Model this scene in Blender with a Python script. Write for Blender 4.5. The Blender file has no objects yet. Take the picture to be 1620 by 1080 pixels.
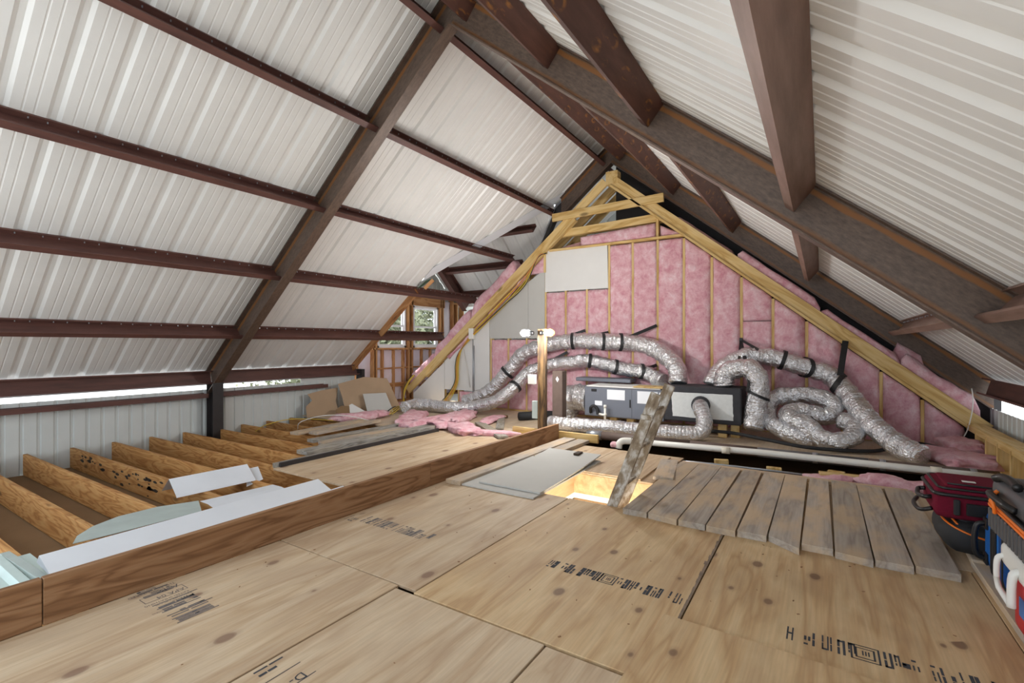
import bpy, math, random
from mathutils import Vector, Matrix, noise
random.seed(7)
SC = bpy.context.scene
COL = SC.collection

# ------------------------------------------------------------------ camera, world, exposure
# X runs along the ridge towards the insulated partition, Y towards the left eave, Z up; floor top is z=0
cam = bpy.data.cameras.new('camera'); cam.sensor_width = 36; cam.lens = 764 / 1620 * 36
cam.clip_start = 0.02; cam.clip_end = 300; cam.shift_y = 5 / 1620
camo = bpy.data.objects.new('camera', cam); COL.objects.link(camo)
camo.location = (0, 0, 1.27)
camo.rotation_euler = (math.pi / 2, 0, math.atan(490 / 764) - math.pi / 2)
SC.camera = camo

w = bpy.data.worlds.new('world'); SC.world = w; w.use_nodes = True
bg = w.node_tree.nodes['Background']
bg.inputs[0].default_value = (0.84, 0.92, 1.0, 1); bg.inputs[1].default_value = 1.7

sun = bpy.data.lights.new('sun', 'SUN'); sun.energy = 7; sun.angle = .02; sun.color = (1, .98, .96)
suno = bpy.data.objects.new('sun', sun); COL.objects.link(suno); suno.rotation_euler = (math.radians(-36), 0, 0)   # shines from the +Y side, steeply
SC.view_settings.view_transform = 'Standard'; SC.view_settings.look = 'None'
SC.view_settings.gamma = 1; SC.view_settings.use_curve_mapping = False
SC.view_settings.exposure = .46
try:
    SC.cycles.use_denoising = True
    SC.cycles.max_bounces = 10; SC.cycles.diffuse_bounces = 6; SC.cycles.glossy_bounces = 4
    SC.cycles.sample_clamp_indirect = 6
except Exception:
    pass
WORK_LAMP_W = 46.0
HATCH_LAMP_W = 70.0

# ------------------------------------------------------------------ helpers
V = Vector
def lin(c):
    return tuple((x / 255 / 12.92) if x / 255 <= 0.04045 else ((x / 255 + 0.055) / 1.055) ** 2.4 for x in c) + (1,)

class MB:
    def __init__(s): s.v = []; s.f = []
    def add(s, vs, fs):
        n = len(s.v); s.v += [tuple(p) for p in vs]; s.f += [tuple(i + n for i in f) for f in fs]; return s
    def box(s, x0, x1, y0, y1, z0, z1, M=None):
        vs = [V((x, y, z)) for x in (x0, x1) for y in (y0, y1) for z in (z0, z1)]
        if M: vs = [M @ p for p in vs]
        return s.add(vs, [(0, 1, 3, 2), (4, 6, 7, 5), (0, 4, 5, 1), (2, 3, 7, 6), (0, 2, 6, 4), (1, 5, 7, 3)])
    def bbox(s, x0, x1, y0, y1, z0, z1, b, M=None):       # box with chamfered edges
        xs, ys, zs = (x0, x1), (y0, y1), (z0, z1)
        vs = []; idx = {}
        for i in (0, 1):
            for j in (0, 1):
                for k in (0, 1):
                    sx, sy, sz = (1, -1)[i] * b, (1, -1)[j] * b, (1, -1)[k] * b
                    for a, p in enumerate(((xs[i], ys[j] + sy, zs[k] + sz), (xs[i] + sx, ys[j], zs[k] + sz), (xs[i] + sx, ys[j] + sy, zs[k]))):
                        idx[(i, j, k, a)] = len(vs); vs.append(V(p))
        fs = []
        g = lambda *q: idx[q]
        for i in (0, 1):
            f = [g(i, 0, 0, 0), g(i, 1, 0, 0), g(i, 1, 1, 0), g(i, 0, 1, 0)]; fs.append(f if i else f[::-1])
            f = [g(0, i, 0, 1), g(1, i, 0, 1), g(1, i, 1, 1), g(0, i, 1, 1)]; fs.append(f[::-1] if i else f)
            f = [g(0, 0, i, 2), g(1, 0, i, 2), g(1, 1, i, 2), g(0, 1, i, 2)]; fs.append(f if i else f[::-1])
        for i in (0, 1):
            for j in (0, 1):
                fs.append([g(i, j, 0, 0), g(i, j, 1, 0), g(i, j, 1, 1), g(i, j, 0, 1)])
                fs.append([g(i, 0, j, 0), g(i, 1, j, 0), g(i, 1, j, 2), g(i, 0, j, 2)])
                fs.append([g(0, i, j, 1), g(1, i, j, 1), g(1, i, j, 2), g(0, i, j, 2)])
                for k in (0, 1): fs.append([g(i, j, k, 0), g(i, j, k, 1), g(i, j, k, 2)])
        if M: vs = [M @ p for p in vs]
        return s.add(vs, fs)
    def prism(s, poly, d, M=None):                         # polygon in local XY, thickness d along local Z
        n = len(poly)
        vs = [V((p[0], p[1], 0)) for p in poly] + [V((p[0], p[1], d)) for p in poly]
        if M: vs = [M @ p for p in vs]
        fs = [tuple(range(n))[::-1], tuple(range(n, 2 * n))] + [(i, (i + 1) % n, n + (i + 1) % n, n + i) for i in range(n)]
        return s.add(vs, fs)
    def tube(s, path, r, seg=10, caps=True, wob=0, ring=0, seed=0, flat=1.0):
        P = [V(p) for p in path]; n = len(P)
        t = [(P[min(i + 1, n - 1)] - P[max(i - 1, 0)]).normalized() for i in range(n)]
        a = V((0, 0, 1)) if abs(t[0].z) < .9 else V((1, 0, 0))
        nn = (a - a.dot(t[0]) * t[0]).normalized()
        vs = []; fs = []
        for i in range(n):
            nn = (nn - nn.dot(t[i]) * t[i]).normalized(); bb = t[i].cross(nn)
            ri = r[i] if isinstance(r, (list, tuple)) else r
            for k in range(seg):
                an = 2 * math.pi * k / seg
                q = math.cos(an) * nn + math.sin(an) * bb
                rr = ri
                if wob:
                    pp = P[i] + q * ri
                    rr *= 1 + wob * noise.noise(pp * 7 + V((seed, 0, 0))) + wob * .7 * noise.noise(pp * 19 + V((0, seed, 0)))
                    if ring: rr *= 1 + .05 * noise.noise(V((i * .8, 1.3 * math.cos(an) + seed, 1.3 * math.sin(an)))) + .03 * noise.noise(V((i * .35 + seed, 4 * math.cos(an), 4 * math.sin(an))))
                if ring: rr *= 1 + ring * (1 if i % 2 else -1)
                o = q * rr; o.z *= flat
                vs.append(P[i] + o)
        for i in range(n - 1):
            for k in range(seg):
                k2 = (k + 1) % seg
                fs.append((i * seg + k, i * seg + k2, (i + 1) * seg + k2, (i + 1) * seg + k))
        if caps:
            fs.append(tuple(range(seg))[::-1]); fs.append(tuple(range((n - 1) * seg, n * seg)))
        return s.add(vs, fs)
    def build(s, name, mat, parent=None, smooth=False, M=None):
        me = bpy.data.meshes.new(name); me.from_pydata(s.v, [], s.f); me.update()
        if smooth:
            for p in me.polygons: p.use_smooth = True
        return mkobj(name, me, mat, parent, M)

def mkobj(name, me, mat, parent=None, M=None):
    o = bpy.data.objects.new(name, me); COL.objects.link(o)
    if mat and not me.materials: me.materials.append(MAT[mat] if isinstance(mat, str) else mat)
    if M is not None: o.matrix_basis = M
    if parent is not None:
        o.parent = parent
        T = V((0, 0, 0)); q = parent
        while q: T = T + q.location if q.type == 'EMPTY' else T; q = q.parent
        if parent.type == 'EMPTY': o.matrix_parent_inverse = Matrix.Translation(-T)
        else: o.matrix_parent_inverse = (Matrix.Translation(T) @ parent.matrix_basis).inverted() if T.length else parent.matrix_basis.inverted()
    return o
def tag(o, label, cat, group=None):
    o['label'] = label; o['category'] = cat
    if group: o['group'] = group
    return o
def empty(name, loc=(0, 0, 0)):
    o = bpy.data.objects.new(name, None); COL.objects.link(o); o.location = loc; o.empty_display_size = .1; return o
def thing(name, loc, label, cat, group=None): return tag(empty(name, loc), label, cat, group)
def struct(o): o['kind'] = 'structure'; return o
def stuff(o): o['kind'] = 'stuff'; return o

def frameM(p0, p1, up):
    p0 = V(p0); p1 = V(p1); ex = (p1 - p0).normalized(); up = V(up)
    ez = (up - up.dot(ex) * ex).normalized(); ey = ez.cross(ex)
    M = Matrix(((ex.x, ey.x, ez.x, p0.x), (ex.y, ey.y, ez.y, p0.y), (ex.z, ey.z, ez.z, p0.z), (0, 0, 0, 1)))
    return M, (p1 - p0).length
def board(name, p0, p1, wid, th, mat, parent=None, up=(0, 0, 1), b=0.003, wob=0):
    """timber whose bottom centre line runs p0 to p1; wid across, th along up"""
    M, L = frameM(p0, p1, up)
    m = MB().bbox(0, L, -wid / 2, wid / 2, 0, th, b)
    return m.build(name, mat, parent, M=M)
def extrude(name, prof, p0, p1, up, mat, parent=None, cut0=None, cut1=None, smooth=False):
    """closed 2D outline (y,z) swept from p0 to p1; cut = (point, normal) mitre planes"""
    M, L = frameM(p0, p1, up); Mi = M.inverted(); n = len(prof); vs = []
    ex = M.to_3x3() @ V((1, 0, 0))
    for L0, cut in ((0, cut0), (L, cut1)):
        for (y, z) in prof:
            x = L0
            if cut:
                q = M @ V((L0, y, z)); c, nn = V(cut[0]), V(cut[1])
                x = L0 + (c - q).dot(nn) / ex.dot(nn)
            vs.append((x, y, z))
    fs = [tuple(range(n))[::-1], tuple(range(n, 2 * n))] + [(i, (i + 1) % n, n + (i + 1) % n, n + i) for i in range(n)]
    return MB().add(vs, fs).build(name, mat, parent, M=M)
def cprof(d=.2, f=.065, t=.005, l=.02):
    return [(0, 0), (0, d), (f, d), (f, d - l), (f - t, d - l), (f - t, d - t), (t, d - t), (t, t), (f - t, t), (f - t, l), (f, l), (f, 0)]
def iprof(d=.295, w=.13, tf=.011, tw=.009):
    a, b = w / 2, tw / 2
    return [(-a, 0), (-a, tf), (-b, tf), (-b, d - tf), (-a, d - tf), (-a, d), (a, d), (a, d - tf), (b, d - tf), (b, tf), (a, tf), (a, 0)]
def spline(pts, n):
    P = [V(p) for p in pts]; out = []
    segs = len(P) - 1
    for i in range(segs):
        p0 = P[max(i - 1, 0)]; p1 = P[i]; p2 = P[i + 1]; p3 = P[min(i + 2, segs)]
        for k in range(n):
            t = k / n
            out.append(.5 * ((2 * p1) + (p2 - p0) * t + (2 * p0 - 5 * p1 + 4 * p2 - p3) * t * t + (3 * p1 - p0 - 3 * p2 + p3) * t ** 3))
    out.append(P[-1]); return out
def evenpath(pts, step):
    S = spline(pts, 14); out = [S[0]]; acc = 0
    for a, b in zip(S, S[1:]):
        d = (b - a).length
        while acc + d >= step:
            t = (step - acc) / d; a = a + (b - a) * t; d = (b - a).length; acc = 0; out.append(a.copy())
        acc += d
    out.append(S[-1]); return out

# ------------------------------------------------------------------ materials
MAT = {}
def newmat(name):
    m = bpy.data.materials.new(name); m.use_nodes = True; MAT[name] = m
    nt = m.node_tree; return m, nt, nt.nodes['Principled BSDF']
def N(nt, t, **kw):
    n = nt.nodes.new(t)
    for k, v in kw.items():
        if k in n.inputs.keys() if isinstance(k, str) else False: n.inputs[k].default_value = v
        else: setattr(n, k, v)
    return n
def ramp(nt, fac, stops):
    r = nt.nodes.new('ShaderNodeValToRGB'); e = r.color_ramp.elements
    while len(e) < len(stops): e.new(.5)
    for el, (p, c) in zip(e, stops): el.position = p; el.color = c
    nt.links.new(fac, r.inputs[0]); return r.outputs[0]
def mix(nt, fac, a, b, mode='MIX'):
    n = nt.nodes.new('ShaderNodeMix'); n.data_type = 'RGBA'; n.blend_type = mode
    for s, v in ((0, fac), (6, a), (7, b)):
        if isinstance(v, (int, float, tuple)): n.inputs[s].default_value = v
        else: nt.links.new(v, n.inputs[s])
    return n.outputs[2]
def coords(nt, scale, rnd=True, loc=None):
    tc = nt.nodes.new('ShaderNodeTexCoord'); src = tc.outputs['Object']
    if rnd:
        oi = nt.nodes.new('ShaderNodeObjectInfo')
        mu = nt.nodes.new('ShaderNodeMath'); mu.operation = 'MULTIPLY'; mu.inputs[1].default_value = 37.0
        nt.links.new(oi.outputs['Random'], mu.inputs[0])
        ad = nt.nodes.new('ShaderNodeVectorMath'); ad.operation = 'ADD'
        nt.links.new(src, ad.inputs[0]); nt.links.new(mu.outputs[0], ad.inputs[1]); src = ad.outputs[0]
    mp = nt.nodes.new('ShaderNodeMapping'); mp.inputs['Scale'].default_value = scale
    nt.links.new(src, mp.inputs[0]); return mp.outputs[0]
def noisetex(nt, vec, scale, detail=4, rough=.55, dist=0):
    n = nt.nodes.new('ShaderNodeTexNoise'); n.inputs['Scale'].default_value = scale; n.inputs['Detail'].default_value = detail
    n.inputs['Roughness'].default_value = rough; n.inputs['Distortion'].default_value = dist
    nt.links.new(vec, n.inputs['Vector']); return n.outputs['Fac']
def bump(nt, bs, h, strength, dist=.01):
    b = nt.nodes.new('ShaderNodeBump'); b.inputs['Strength'].default_value = strength; b.inputs['Distance'].default_value = dist
    nt.links.new(h, b.inputs['Height']); nt.links.new(b.outputs[0], bs.inputs['Normal'])
def plain(name, c, rough=.6, metal=0, var=0, nscale=6, spec=None, bumps=0):
    m, nt, bs = newmat(name); c = lin(c)
    bs.inputs['Roughness'].default_value = rough; bs.inputs['Metallic'].default_value = metal
    if spec is not None: bs.inputs['Specular IOR Level'].default_value = spec
    vec = coords(nt, (1, 1, 1)); f = noisetex(nt, vec, nscale)
    d = tuple(x * (1 - var) for x in c[:3]) + (1,); e = tuple(min(1, x * (1 + var * .6)) for x in c[:3]) + (1,)
    nt.links.new(ramp(nt, f, [(.3, d), (.7, e)]), bs.inputs['Base Color'])
    if bumps: bump(nt, bs, noisetex(nt, vec, nscale * 8), bumps, .004)
    return m
def wood(name, light, mid, dark, rough=.65, knots=.5, scale=1.0, stain=None, stain_amt=.5, rings=14, tint=.25):
    """grain runs along the object's local X"""
    m, nt, bs = newmat(name); bs.inputs['Roughness'].default_value = rough
    bs.inputs['Specular IOR Level'].default_value = .3
    v1 = coords(nt, (.7 * scale, 5 * scale, 5 * scale))
    f0 = noisetex(nt, v1, 1.6, 3, .5, .6)
    wv = nt.nodes.new('ShaderNodeMath'); wv.operation = 'MULTIPLY'; wv.inputs[1].default_value = rings; nt.links.new(f0, wv.inputs[0])
    fr = nt.nodes.new('ShaderNodeMath'); fr.operation = 'PINGPONG'; fr.inputs[1].default_value = 1; nt.links.new(wv.outputs[0], fr.inputs[0])
    col = ramp(nt, fr.outputs[0], [(0, lin(light)), (.55, lin(mid)), (1, lin(dark))])
    v2 = coords(nt, (3, 90, 90)); fine = noisetex(nt, v2, 1, 3)
    col = mix(nt, .35, col, ramp(nt, fine, [(.3, (.55, .55, .55, 1)), (.7, (1, 1, 1, 1))]), 'MULTIPLY')
    if knots:
        v3 = coords(nt, (1.3 * scale, 3.6 * scale, 3.6 * scale))
        vo = nt.nodes.new('ShaderNodeTexVoronoi'); vo.inputs['Scale'].default_value = 1.0; nt.links.new(v3, vo.inputs['Vector'])
        kk = ramp(nt, vo.outputs['Distance'], [(.05, (1, 1, 1, 1)), (.11, (0, 0, 0, 1))])
        mk = nt.nodes.new('ShaderNodeMath'); mk.operation = 'MULTIPLY'; mk.inputs[1].default_value = knots; nt.links.new(kk, mk.inputs[0])
        col = mix(nt, mk.outputs[0], col, lin(tuple(x * .5 for x in dark)))
    if stain:
        sv = coords(nt, (1.2, 3, 3)); sf = ramp(nt, noisetex(nt, sv, 1.7, 5, .6), [(.42, (0, 0, 0, 1)), (.62, (stain_amt,) * 3 + (1,))])
        col = mix(nt, sf, col, lin(stain))
    if tint:
        oi = nt.nodes.new('ShaderNodeObjectInfo')
        tr = ramp(nt, oi.outputs['Random'], [(0, (1 - tint,) * 3 + (1,)), (1, (1, 1, 1, 1))])
        col = mix(nt, 1.0, col, tr, 'MULTIPLY')
    nt.links.new(col, bs.inputs['Base Color'])
    bump(nt, bs, fine, .25, .002); return m

wood('plywood', (214, 193, 164), (206, 182, 151), (193, 166, 134), knots=.0, scale=.8, rings=7, stain=(168, 142, 118), stain_amt=.35, tint=.05)
wood('plywood_warm', (214, 187, 146), (206, 175, 133), (190, 156, 114), knots=.0, scale=.8, rings=7, stain=(170, 140, 108), stain_amt=.4, tint=.05)
# round knots and patches in the veneer (added on top of the grain)
def add_knots(nm, sc, amt, rnd, colr):
    m = MAT[nm]; nt = m.node_tree; bs = nt.nodes['Principled BSDF']
    src = bs.inputs['Base Color'].links[0].from_socket
    v = coords(nt, (1.0, 1.55, .01)); d = nt.nodes.new('ShaderNodeTexNoise'); d.inputs['Scale'].default_value = 3
    vo = nt.nodes.new('ShaderNodeTexVoronoi'); vo.voronoi_dimensions = '2D'; vo.inputs['Scale'].default_value = sc; vo.inputs['Randomness'].default_value = rnd
    nt.links.new(v, vo.inputs['Vector'])
    # most cells carry no knot: pick by the cell's own random colour
    sep = nt.nodes.new('ShaderNodeSeparateColor'); nt.links.new(vo.outputs['Color'], sep.inputs[0])
    pick = ramp(nt, sep.outputs[0], [(.5, (0, 0, 0, 1)), (.52, (1, 1, 1, 1))])
    size = nt.nodes.new('ShaderNodeMath'); size.operation = 'MULTIPLY_ADD'; size.inputs[1].default_value = -.075; size.inputs[2].default_value = .0
    nt.links.new(sep.outputs[1], size.inputs[0])
    su = nt.nodes.new('ShaderNodeMath'); su.operation = 'ADD'; nt.links.new(vo.outputs['Distance'], su.inputs[0]); nt.links.new(size.outputs[0], su.inputs[1])
    k = ramp(nt, su.outputs[0], [(.0, (amt,) * 3 + (1,)), (.022, (amt * .75,) * 3 + (1,)), (.035, (.22,) * 3 + (1,)), (.1, (0, 0, 0, 1))])
    kk = mix(nt, 1.0, k, pick, 'MULTIPLY')
    nt.links.new(mix(nt, kk, src, lin(colr)), bs.inputs['Base Color'])
add_knots('plywood', 2.1, .75, 1, (122, 92, 76)); add_knots('plywood_warm', 2.4, .8, 1, (112, 84, 66))
wood('joist_pine', (216, 168, 108), (204, 150, 90), (172, 118, 64), knots=.7, rings=16)
wood('rim_pine', (164, 126, 92), (152, 112, 78), (124, 88, 58), knots=.5, rings=12, tint=.1)
wood('new_lumber', (228, 198, 140), (220, 186, 122), (198, 160, 96), knots=.75, rings=8, scale=.8, tint=.12)
wood('orange_lumber', (205, 156, 106), (194, 140, 90), (164, 108, 64), knots=.6, rings=8, tint=.15)
wood('weathered', (190, 180, 168), (180, 169, 157), (162, 151, 140), knots=.5, rings=9, stain=(208, 182, 148), stain_amt=.75, tint=.22)
wood('grey_plank', (176, 172, 164), (158, 154, 147), (128, 122, 114), knots=.3, rings=18, stain=(176, 162, 138), stain_amt=.5, tint=.3)
wood('post_wood', (150, 118, 78), (120, 92, 60), (70, 54, 40), knots=.6, rings=10, stain=(52, 44, 38), stain_amt=.8, tint=0)

def primer(name, c, dark, rust=None):
    m, nt, bs = newmat(name); bs.inputs['Roughness'].default_value = .5; bs.inputs['Specular IOR Level'].default_value = .35
    v = coords(nt, (2, 14, 14)); f = noisetex(nt, v, 1.2, 5, .6)
    col = ramp(nt, f, [(.3, lin(dark)), (.7, lin(c))])
    if rust:
        v2 = coords(nt, (5, 9, 9)); vo = nt.nodes.new('ShaderNodeTexVoronoi'); vo.inputs['Scale'].default_value = 1.0; nt.links.new(v2, vo.inputs['Vector'])
        rr = ramp(nt, vo.outputs['Distance'], [(.2, (0, 0, 0, 1)), (.26, (.75, .75, .75, 1)), (.33, (.5, .5, .5, 1)), (.4, (0, 0, 0, 1))])
        f2 = ramp(nt, noisetex(nt, coords(nt, (3, 9, 9)), 2.5, 4), [(.45, (0, 0, 0, 1)), (.6, (1, 1, 1, 1))])
        col = mix(nt, mix(nt, 1., rr, f2, 'MULTIPLY'), col, lin(rust))
    nt.links.new(col, bs.inputs['Base Color']); return m
primer('purlin_red', (110, 74, 66), (84, 58, 53))
primer('purlin_rust', (100, 68, 59), (76, 52, 46), (172, 116, 56))
primer('purlin_tan', (152, 122, 110), (118, 92, 80))
# mill steel rafter: rust streaks follow the fillets between web and flanges (local z across the depth)
m, nt, bs = newmat('rafter_steel'); bs.inputs['Roughness'].default_value = .48; bs.inputs['Metallic'].default_value = .15
f = noisetex(nt, coords(nt, (10, 30, 30)), 1.5, 6, .7); c0 = ramp(nt, f, [(.3, lin((74, 62, 55))), (.7, lin((112, 93, 80)))])
tc = nt.nodes.new('ShaderNodeTexCoord'); sp = nt.nodes.new('ShaderNodeSeparateXYZ'); nt.links.new(tc.outputs['Object'], sp.inputs[0])
jit = nt.nodes.new('ShaderNodeMath'); jit.operation = 'MULTIPLY_ADD'; jit.inputs[1].default_value = .035; nt.links.new(noisetex(nt, coords(nt, (3, 20, 20)), 1.5, 5), jit.inputs[0]); nt.links.new(sp.outputs['Z'], jit.inputs[2])
band = ramp(nt, jit.outputs[0], [(.0, (0, 0, 0, 1)), (.035, (.1,) * 3 + (1,)), (.05, (.75,) * 3 + (1,)), (.075, (0, 0, 0, 1)), (.25, (0, 0, 0, 1)), (.262, (.95,) * 3 + (1,)), (.285, (.9,) * 3 + (1,)), (.298, (0, 0, 0, 1))])
nt.links.new(mix(nt, band, c0, lin((138, 90, 46))), bs.inputs['Base Color'])

def panelmat(name, c, rough=.34, coat=0):
    m, nt, bs = newmat(name); bs.inputs['Roughness'].default_value = rough; bs.inputs['Metallic'].default_value = .0
    bs.inputs['Specular IOR Level'].default_value = .5
    f = noisetex(nt, coords(nt, (1.5, 1.5, 1.5)), 2.2, 4); c1 = lin(c)
    nt.links.new(ramp(nt, f, [(.3, tuple(x * .94 for x in c1[:3]) + (1,)), (.7, c1)]), bs.inputs['Base Color'])
panelmat('roof_metal', (232, 232, 229), .36); panelmat('wall_metal', (214, 219, 216), .5); panelmat('flashing_white', (224, 228, 234), .38)
plain('flashing_green', (178, 190, 186), .5, .1, .08)
plain('flashing_teal', (200, 218, 214), .4, .1, .06)

def foil(name, c, rough):
    m, nt, bs = newmat(name); bs.inputs['Metallic'].default_value = .92; bs.inputs['Roughness'].default_value = rough
    v = coords(nt, (1, 1, 1)); f = noisetex(nt, v, 26, 6, .6, 1.2)
    vo = nt.nodes.new('ShaderNodeTexVoronoi'); vo.inputs['Scale'].default_value = 40; nt.links.new(v, vo.inputs['Vector'])
    c1 = lin(c); nt.links.new(ramp(nt, f, [(.3, tuple(x * .82 for x in c1[:3]) + (1,)), (.7, c1)]), bs.inputs['Base Color'])
    ad = nt.nodes.new('ShaderNodeMath'); ad.operation = 'MULTIPLY_ADD'; ad.inputs[1].default_value = .5; nt.links.new(vo.outputs['Distance'], ad.inputs[0]); nt.links.new(f, ad.inputs[2])
    bump(nt, bs, ad.outputs[0], .75, .02)
foil('foil', (232, 232, 234), .2)

m, nt, bs = newmat('pink_fibre'); bs.inputs['Roughness'].default_value = 1; bs.inputs['Specular IOR Level'].default_value = .05
bs.inputs['Sheen Weight'].default_value = .25; bs.inputs['Sheen Tint'].default_value = lin((240, 200, 205))
va = coords(nt, (1, 1, 1)); f1 = noisetex(nt, va, 7, 9, .72, .25); f2 = noisetex(nt, va, 60, 5, .7, 1.5)
c1 = ramp(nt, f1, [(.34, lin((214, 148, 160))), (.5, lin((232, 184, 192))), (.66, lin((246, 218, 222)))])
c1 = mix(nt, .5, c1, ramp(nt, f2, [(.3, (.84, .78, .79, 1)), (.7, (1, 1, 1, 1))]), 'MULTIPLY')
nt.links.new(c1, bs.inputs['Base Color'])
ad = nt.nodes.new('ShaderNodeMath'); ad.operation = 'MULTIPLY_ADD'; ad.inputs[1].default_value = .35; nt.links.new(f2, ad.inputs[0]); nt.links.new(f1, ad.inputs[2])
bump(nt, bs, ad.outputs[0], .9, .03)
plain('dusty_pink', (190, 150, 146), 1, 0, .25, 9, .05, .8)
plain('vapour_film', (226, 216, 226), .28, 0, .08, 4, .6, .6)
plain('drywall_white', (222, 221, 218), .85, 0, .03, 3, .2)
plain('drywall_grey', (190, 189, 184), .85, 0, .05, 2, .2)
plain('drywall_core', (236, 236, 234), .9, 0, .02)
plain('brown_paper', (176, 150, 122), .85, 0, .08, 3, .2)
plain('kraft_backing', (138, 112, 84), .9, 0, .08, 3, .1)
plain('strap_black', (30, 30, 32), .55, 0, .2, 20)
plain('black_plastic', (28, 28, 29), .4, 0, .15)
plain('rubber_black', (36, 36, 38), .7, 0, .2)
plain('pvc_white', (232, 230, 222), .35, 0, .03)
plain('pvc_cream', (226, 218, 200), .4, 0, .05)
plain('pipe_brown', (98, 82, 74), .6, 0, .15, 8)
plain('pipe_slate', (92, 90, 92), .6, 0, .12, 8)
plain('galvanised', (176, 182, 190), .35, .8, .12, 10)
plain('handler_grey', (112, 116, 126), .45, .2, .04)
plain('plenum_black', (58, 58, 62), .8, 0, .15, 10)
plain('mastic_white', (226, 228, 226), .8, 0, .06, 20, .2, .5)
plain('paper_white', (232, 234, 238), .7, 0, .02)
plain('label_orange', (196, 128, 84), .6); plain('label_dark', (44, 48, 58), .6)
plain('ink', (112, 106, 104), .9, 0, .3, 60); plain('soot', (134, 116, 100), .9, 0, .3, 14)
plain('ink_black', (62, 64, 70), .9, 0, .2, 60)
plain('cable_yellow', (214, 182, 62), .5, 0, .08); plain('cable_orange', (206, 130, 62), .5); plain('cable_black', (42, 42, 44), .5); plain('cable_white', (222, 220, 214), .5)
plain('window_white', (240, 240, 242), .4, 0, .02); plain('muntin_dark', (120, 128, 134), .5)
plain('maroon_cloth', (112, 26, 46), .9, 0, .12, 90, .15, .3); plain('grey_cloth', (72, 72, 76), .85, 0, .2, 40, .2, .3)
plain('orange_trim', (240, 122, 34), .5, 0, .05); plain('shell_grey', (86, 86, 88), .38, 0, .06)
plain('blue_cloth', (36, 108, 190), .85, 0, .1, 80, .2, .2); plain('blue_dark', (24, 70, 132), .85, 0, .1, 80, .2, .2)
plain('cooler_red', (196, 24, 42), .4, 0, .04); plain('cooler_white', (238, 238, 232), .45, 0, .02)
wood('sawdust_floor', (212, 192, 164), (206, 184, 156), (196, 172, 142), knots=0, rings=5, stain=(180, 166, 150), stain_amt=.5, tint=.05)
plain('dark_steel', (52, 48, 48), .6, .2, .15); plain('pale_ground', (202, 203, 202), .9, 0, .15, 3); plain('leaf', (132, 136, 106), .8, 0, .35, 3); plain('bark', (120, 104, 90), .9, 0, .2)
plain('dark_green', (70, 92, 74), .6, 0, .15); plain('black_stain', (46, 38, 32), .9, 0, .3, 30)
plain('label_blue', (70, 120, 190), .5)
m, nt, bs = newmat('painted_ladder'); bs.inputs['Roughness'].default_value = .7
f = noisetex(nt, coords(nt, (6, 12, 12)), 1.4, 5, .6); nt.links.new(ramp(nt, f, [(.3, lin((104, 86, 66))), (.46, lin((140, 124, 102))), (.55, lin((176, 168, 156))), (.68, lin((216, 213, 208)))]), bs.inputs['Base Color'])
m, nt, bs = newmat('glass'); bs.inputs['Roughness'].default_value = .02; bs.inputs['Base Color'].default_value = (.9, .93, .95, 1)
tr_ = nt.nodes.new('ShaderNodeBsdfTransparent'); mx_ = nt.nodes.new('ShaderNodeMixShader'); mx_.inputs[0].default_value = .07
nt.links.new(tr_.outputs[0], mx_.inputs[1]); nt.links.new(bs.outputs[0], mx_.inputs[2]); nt.links.new(mx_.outputs[0], nt.nodes['Material Output'].inputs[0])
def emis(name, c, s):
    m, nt, bs = newmat(name); bs.inputs['Emission Color'].default_value = c; bs.inputs['Emission Strength'].default_value = s
emis('bulb', (1, .97, .92, 1), 22)

# ------------------------------------------------------------------ roof geometry constants
RY = 3.10; SL = .82; CO = 1 / math.sqrt(1 + SL * SL); SI = SL * CO
ZROOF = 4.83; ZPUR = 4.569; ZRAF = 4.448
XB = -1.0                                        # unseen end behind the camera, assumed open to let sky light in
NL = V((0, SI, CO)); NR = V((0, -SI, CO))
EAVE_L = 7.93; EAVE_R = -1.73
DX, DZ, DS, DXL = 8.08, 3.93, .91, 6.40         # dormer ridge, slope and cheek
def valleyY(x):                                  # where the dormer cuts the left roof slope
    zd = DZ - DS * abs(x - DX); return RY + (ZROOF - zd) / SL
def corr(w=.9144, per=.3048, h=.02, bw=.046, tw=.018, minor=True):
    pts = []; n = int(round(w / per))
    for k in range(n):
        o = k * per
        if minor: pts += [(o + .026, 0), (o + .032, .003), (o + .038, .003), (o + .044, 0)]
        pts += [(o + per / 2 - bw, 0), (o + per / 2 - tw, h), (o + per / 2 + tw, h), (o + per / 2 + bw, 0)]
        if minor: pts += [(o + per - .044, 0), (o + per - .038, .003), (o + per - .032, .003), (o + per - .026, 0)]
    return [(0, 0)] + pts + [(w, 0)]

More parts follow.
